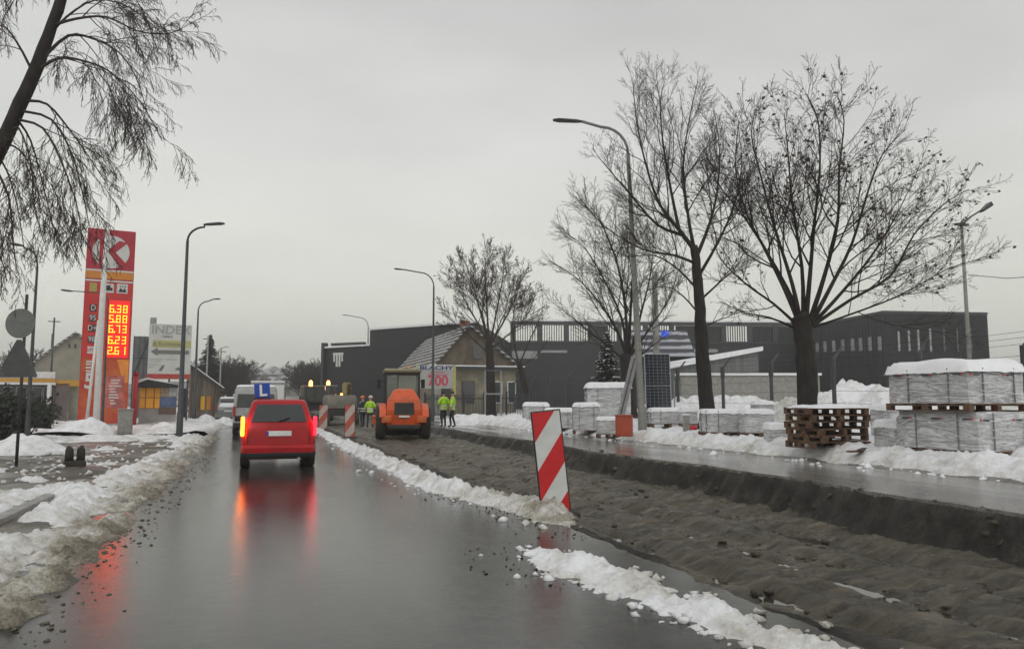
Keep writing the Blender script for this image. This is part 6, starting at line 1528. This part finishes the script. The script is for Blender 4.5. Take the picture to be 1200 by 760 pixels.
# ------------------------------------------------------------------ far distance
hx, hy = XY(315, 330).x, XY(315, 330).y
def hillz(x, y): return -1.5+13*math.exp(-((y-hy-60)/110)**2)*math.exp(-((x-hx-10)/190)**2)
grid('hill', fr_range(hx-330, hx+330, 15), fr_range(hy-140, hy+260, 12), lambda x, y: hillz(x, y)+1.5*fr(x, y, .01, 3)-.3, mat('hill_cover', (.45, .45, .46), .9, .3, .09, col2=(.05, .048, .04), thr=(.42, .6)))
fh = None
random.seed(31)
houses = [(284, 434), (296, 430), (307, 432), (318, 429), (330, 432), (342, 436), (290, 441), (303, 442), (316, 441), (328, 443), (350, 440), (276, 440), (338, 445), (360, 438)]
desc = ['leftmost upper', 'second upper', 'third upper', 'fourth upper', 'fifth upper', 'sixth upper', 'leftmost lower', 'second lower', 'third lower', 'fourth lower', 'right hand', 'far left', 'rightmost lower', 'farthest right']
for i, (px, py) in enumerate(houses):
    D_ = 290+(445-py)*5; b = XY(px, D_); b.z = max(0, hillz(b.x, b.y))
    zt = ZA(b.x, b.y, py); h = max(6, min(11, zt-b.z)); b.z = zt-h; w = random.uniform(3.2, 4.6); 
    t = thing('distant_house', desc[i]+' hazy house with a snowy roof on the hill past the road end', 'house', b, random.uniform(-.5, .5), 'houses on the hazy hill')
    MB().box(-w, w, -4, 4, -3, h-2.5).build('wall', mat('far_wall', (.20, .19, .18), .9, .3, .3), t)
    MB().prism([(-w-.4, h-2.6), (w+.4, h-2.6), (0, h)], -4.4, 4.4, 'y' if i % 2 else 'y').build('roof', mat('far_roof', (.6, .6, .6), .8, .3, .4, col2=(.2, .2, .2)), t)
    for x in (-w*.5, w*.3): MB().box(x-.5, x+.5, -4.06, -3.98, h-5.5, h-4.0).build('window', M_win, t)
protos = []
spots = []
for i in range(20): spots.append((random.uniform(248, 279), random.uniform(95, 190), random.uniform(414, 430)))
for i in range(22): spots.append((random.uniform(352, 386), random.uniform(110, 210), random.uniform(418, 438)))
for i in range(10): spots.append((random.uniform(284, 345), random.uniform(230, 300), random.uniform(438, 450)))
spots += [(40, 90, 425), (22, 80, 405), (6, 80, 400), (232, 100, 425), (60, 120, 420)]
sides = lambda px: 'far bare tree in the dark cluster left of the road end' if px < 294 and px > 200 else ('far bare tree in the thicket beyond the trucks' if px > 334 else ('hazy bare tree on the slope straight down the road' if px > 280 else 'bare tree behind the fuel station roofs'))
for i in range(4):
    protos.append(simple_tree('bare_tree', 10, 6, 'x', 'tree', (0, 0, 0), 'x', rmin=.035, kids={1: 5, 2: 7}))
for i, (px, D_, top) in enumerate(spots):
    if i < 4: t = protos[i]
    else: t = copy_tree(protos[i % 4])
    b = XY(px, D_); b.z = max(terrain(b.x, b.y), 0)
    if D_ > 200: b.z = max(0, hillz(b.x, b.y))
    h = ZA(b.x, b.y, top)-b.z; t.location = b; s = max(.4, h/10); t.scale = (s*1.1, s*1.1, s); t.rotation_euler.z = random.random()*6
    t['label'] = sides(px); t['group'] = {'f': 'bare trees far down the road'}['f'] + (' left' if px < 294 else ' right' if px > 334 else ' middle')
    if px < 200: t['group'] = 'bare trees behind the fuel station'

# ------------------------------------------------------------------ haze
hz = MB().box(-1000, 1000, -60, 1050, -4, 60)
m, n, l, b = nodes_mat('haze'); n.remove(b)
pv = n.new('ShaderNodeVolumePrincipled'); pv.inputs['Density'].default_value = .0012; pv.inputs['Color'].default_value = (.98, .98, .97, 1); pv.inputs['Anisotropy'].default_value = .2
l.new(pv.outputs[0], n['Material Output'].inputs['Volume'])
ho = hz.build('haze', m); ho['kind'] = 'stuff'
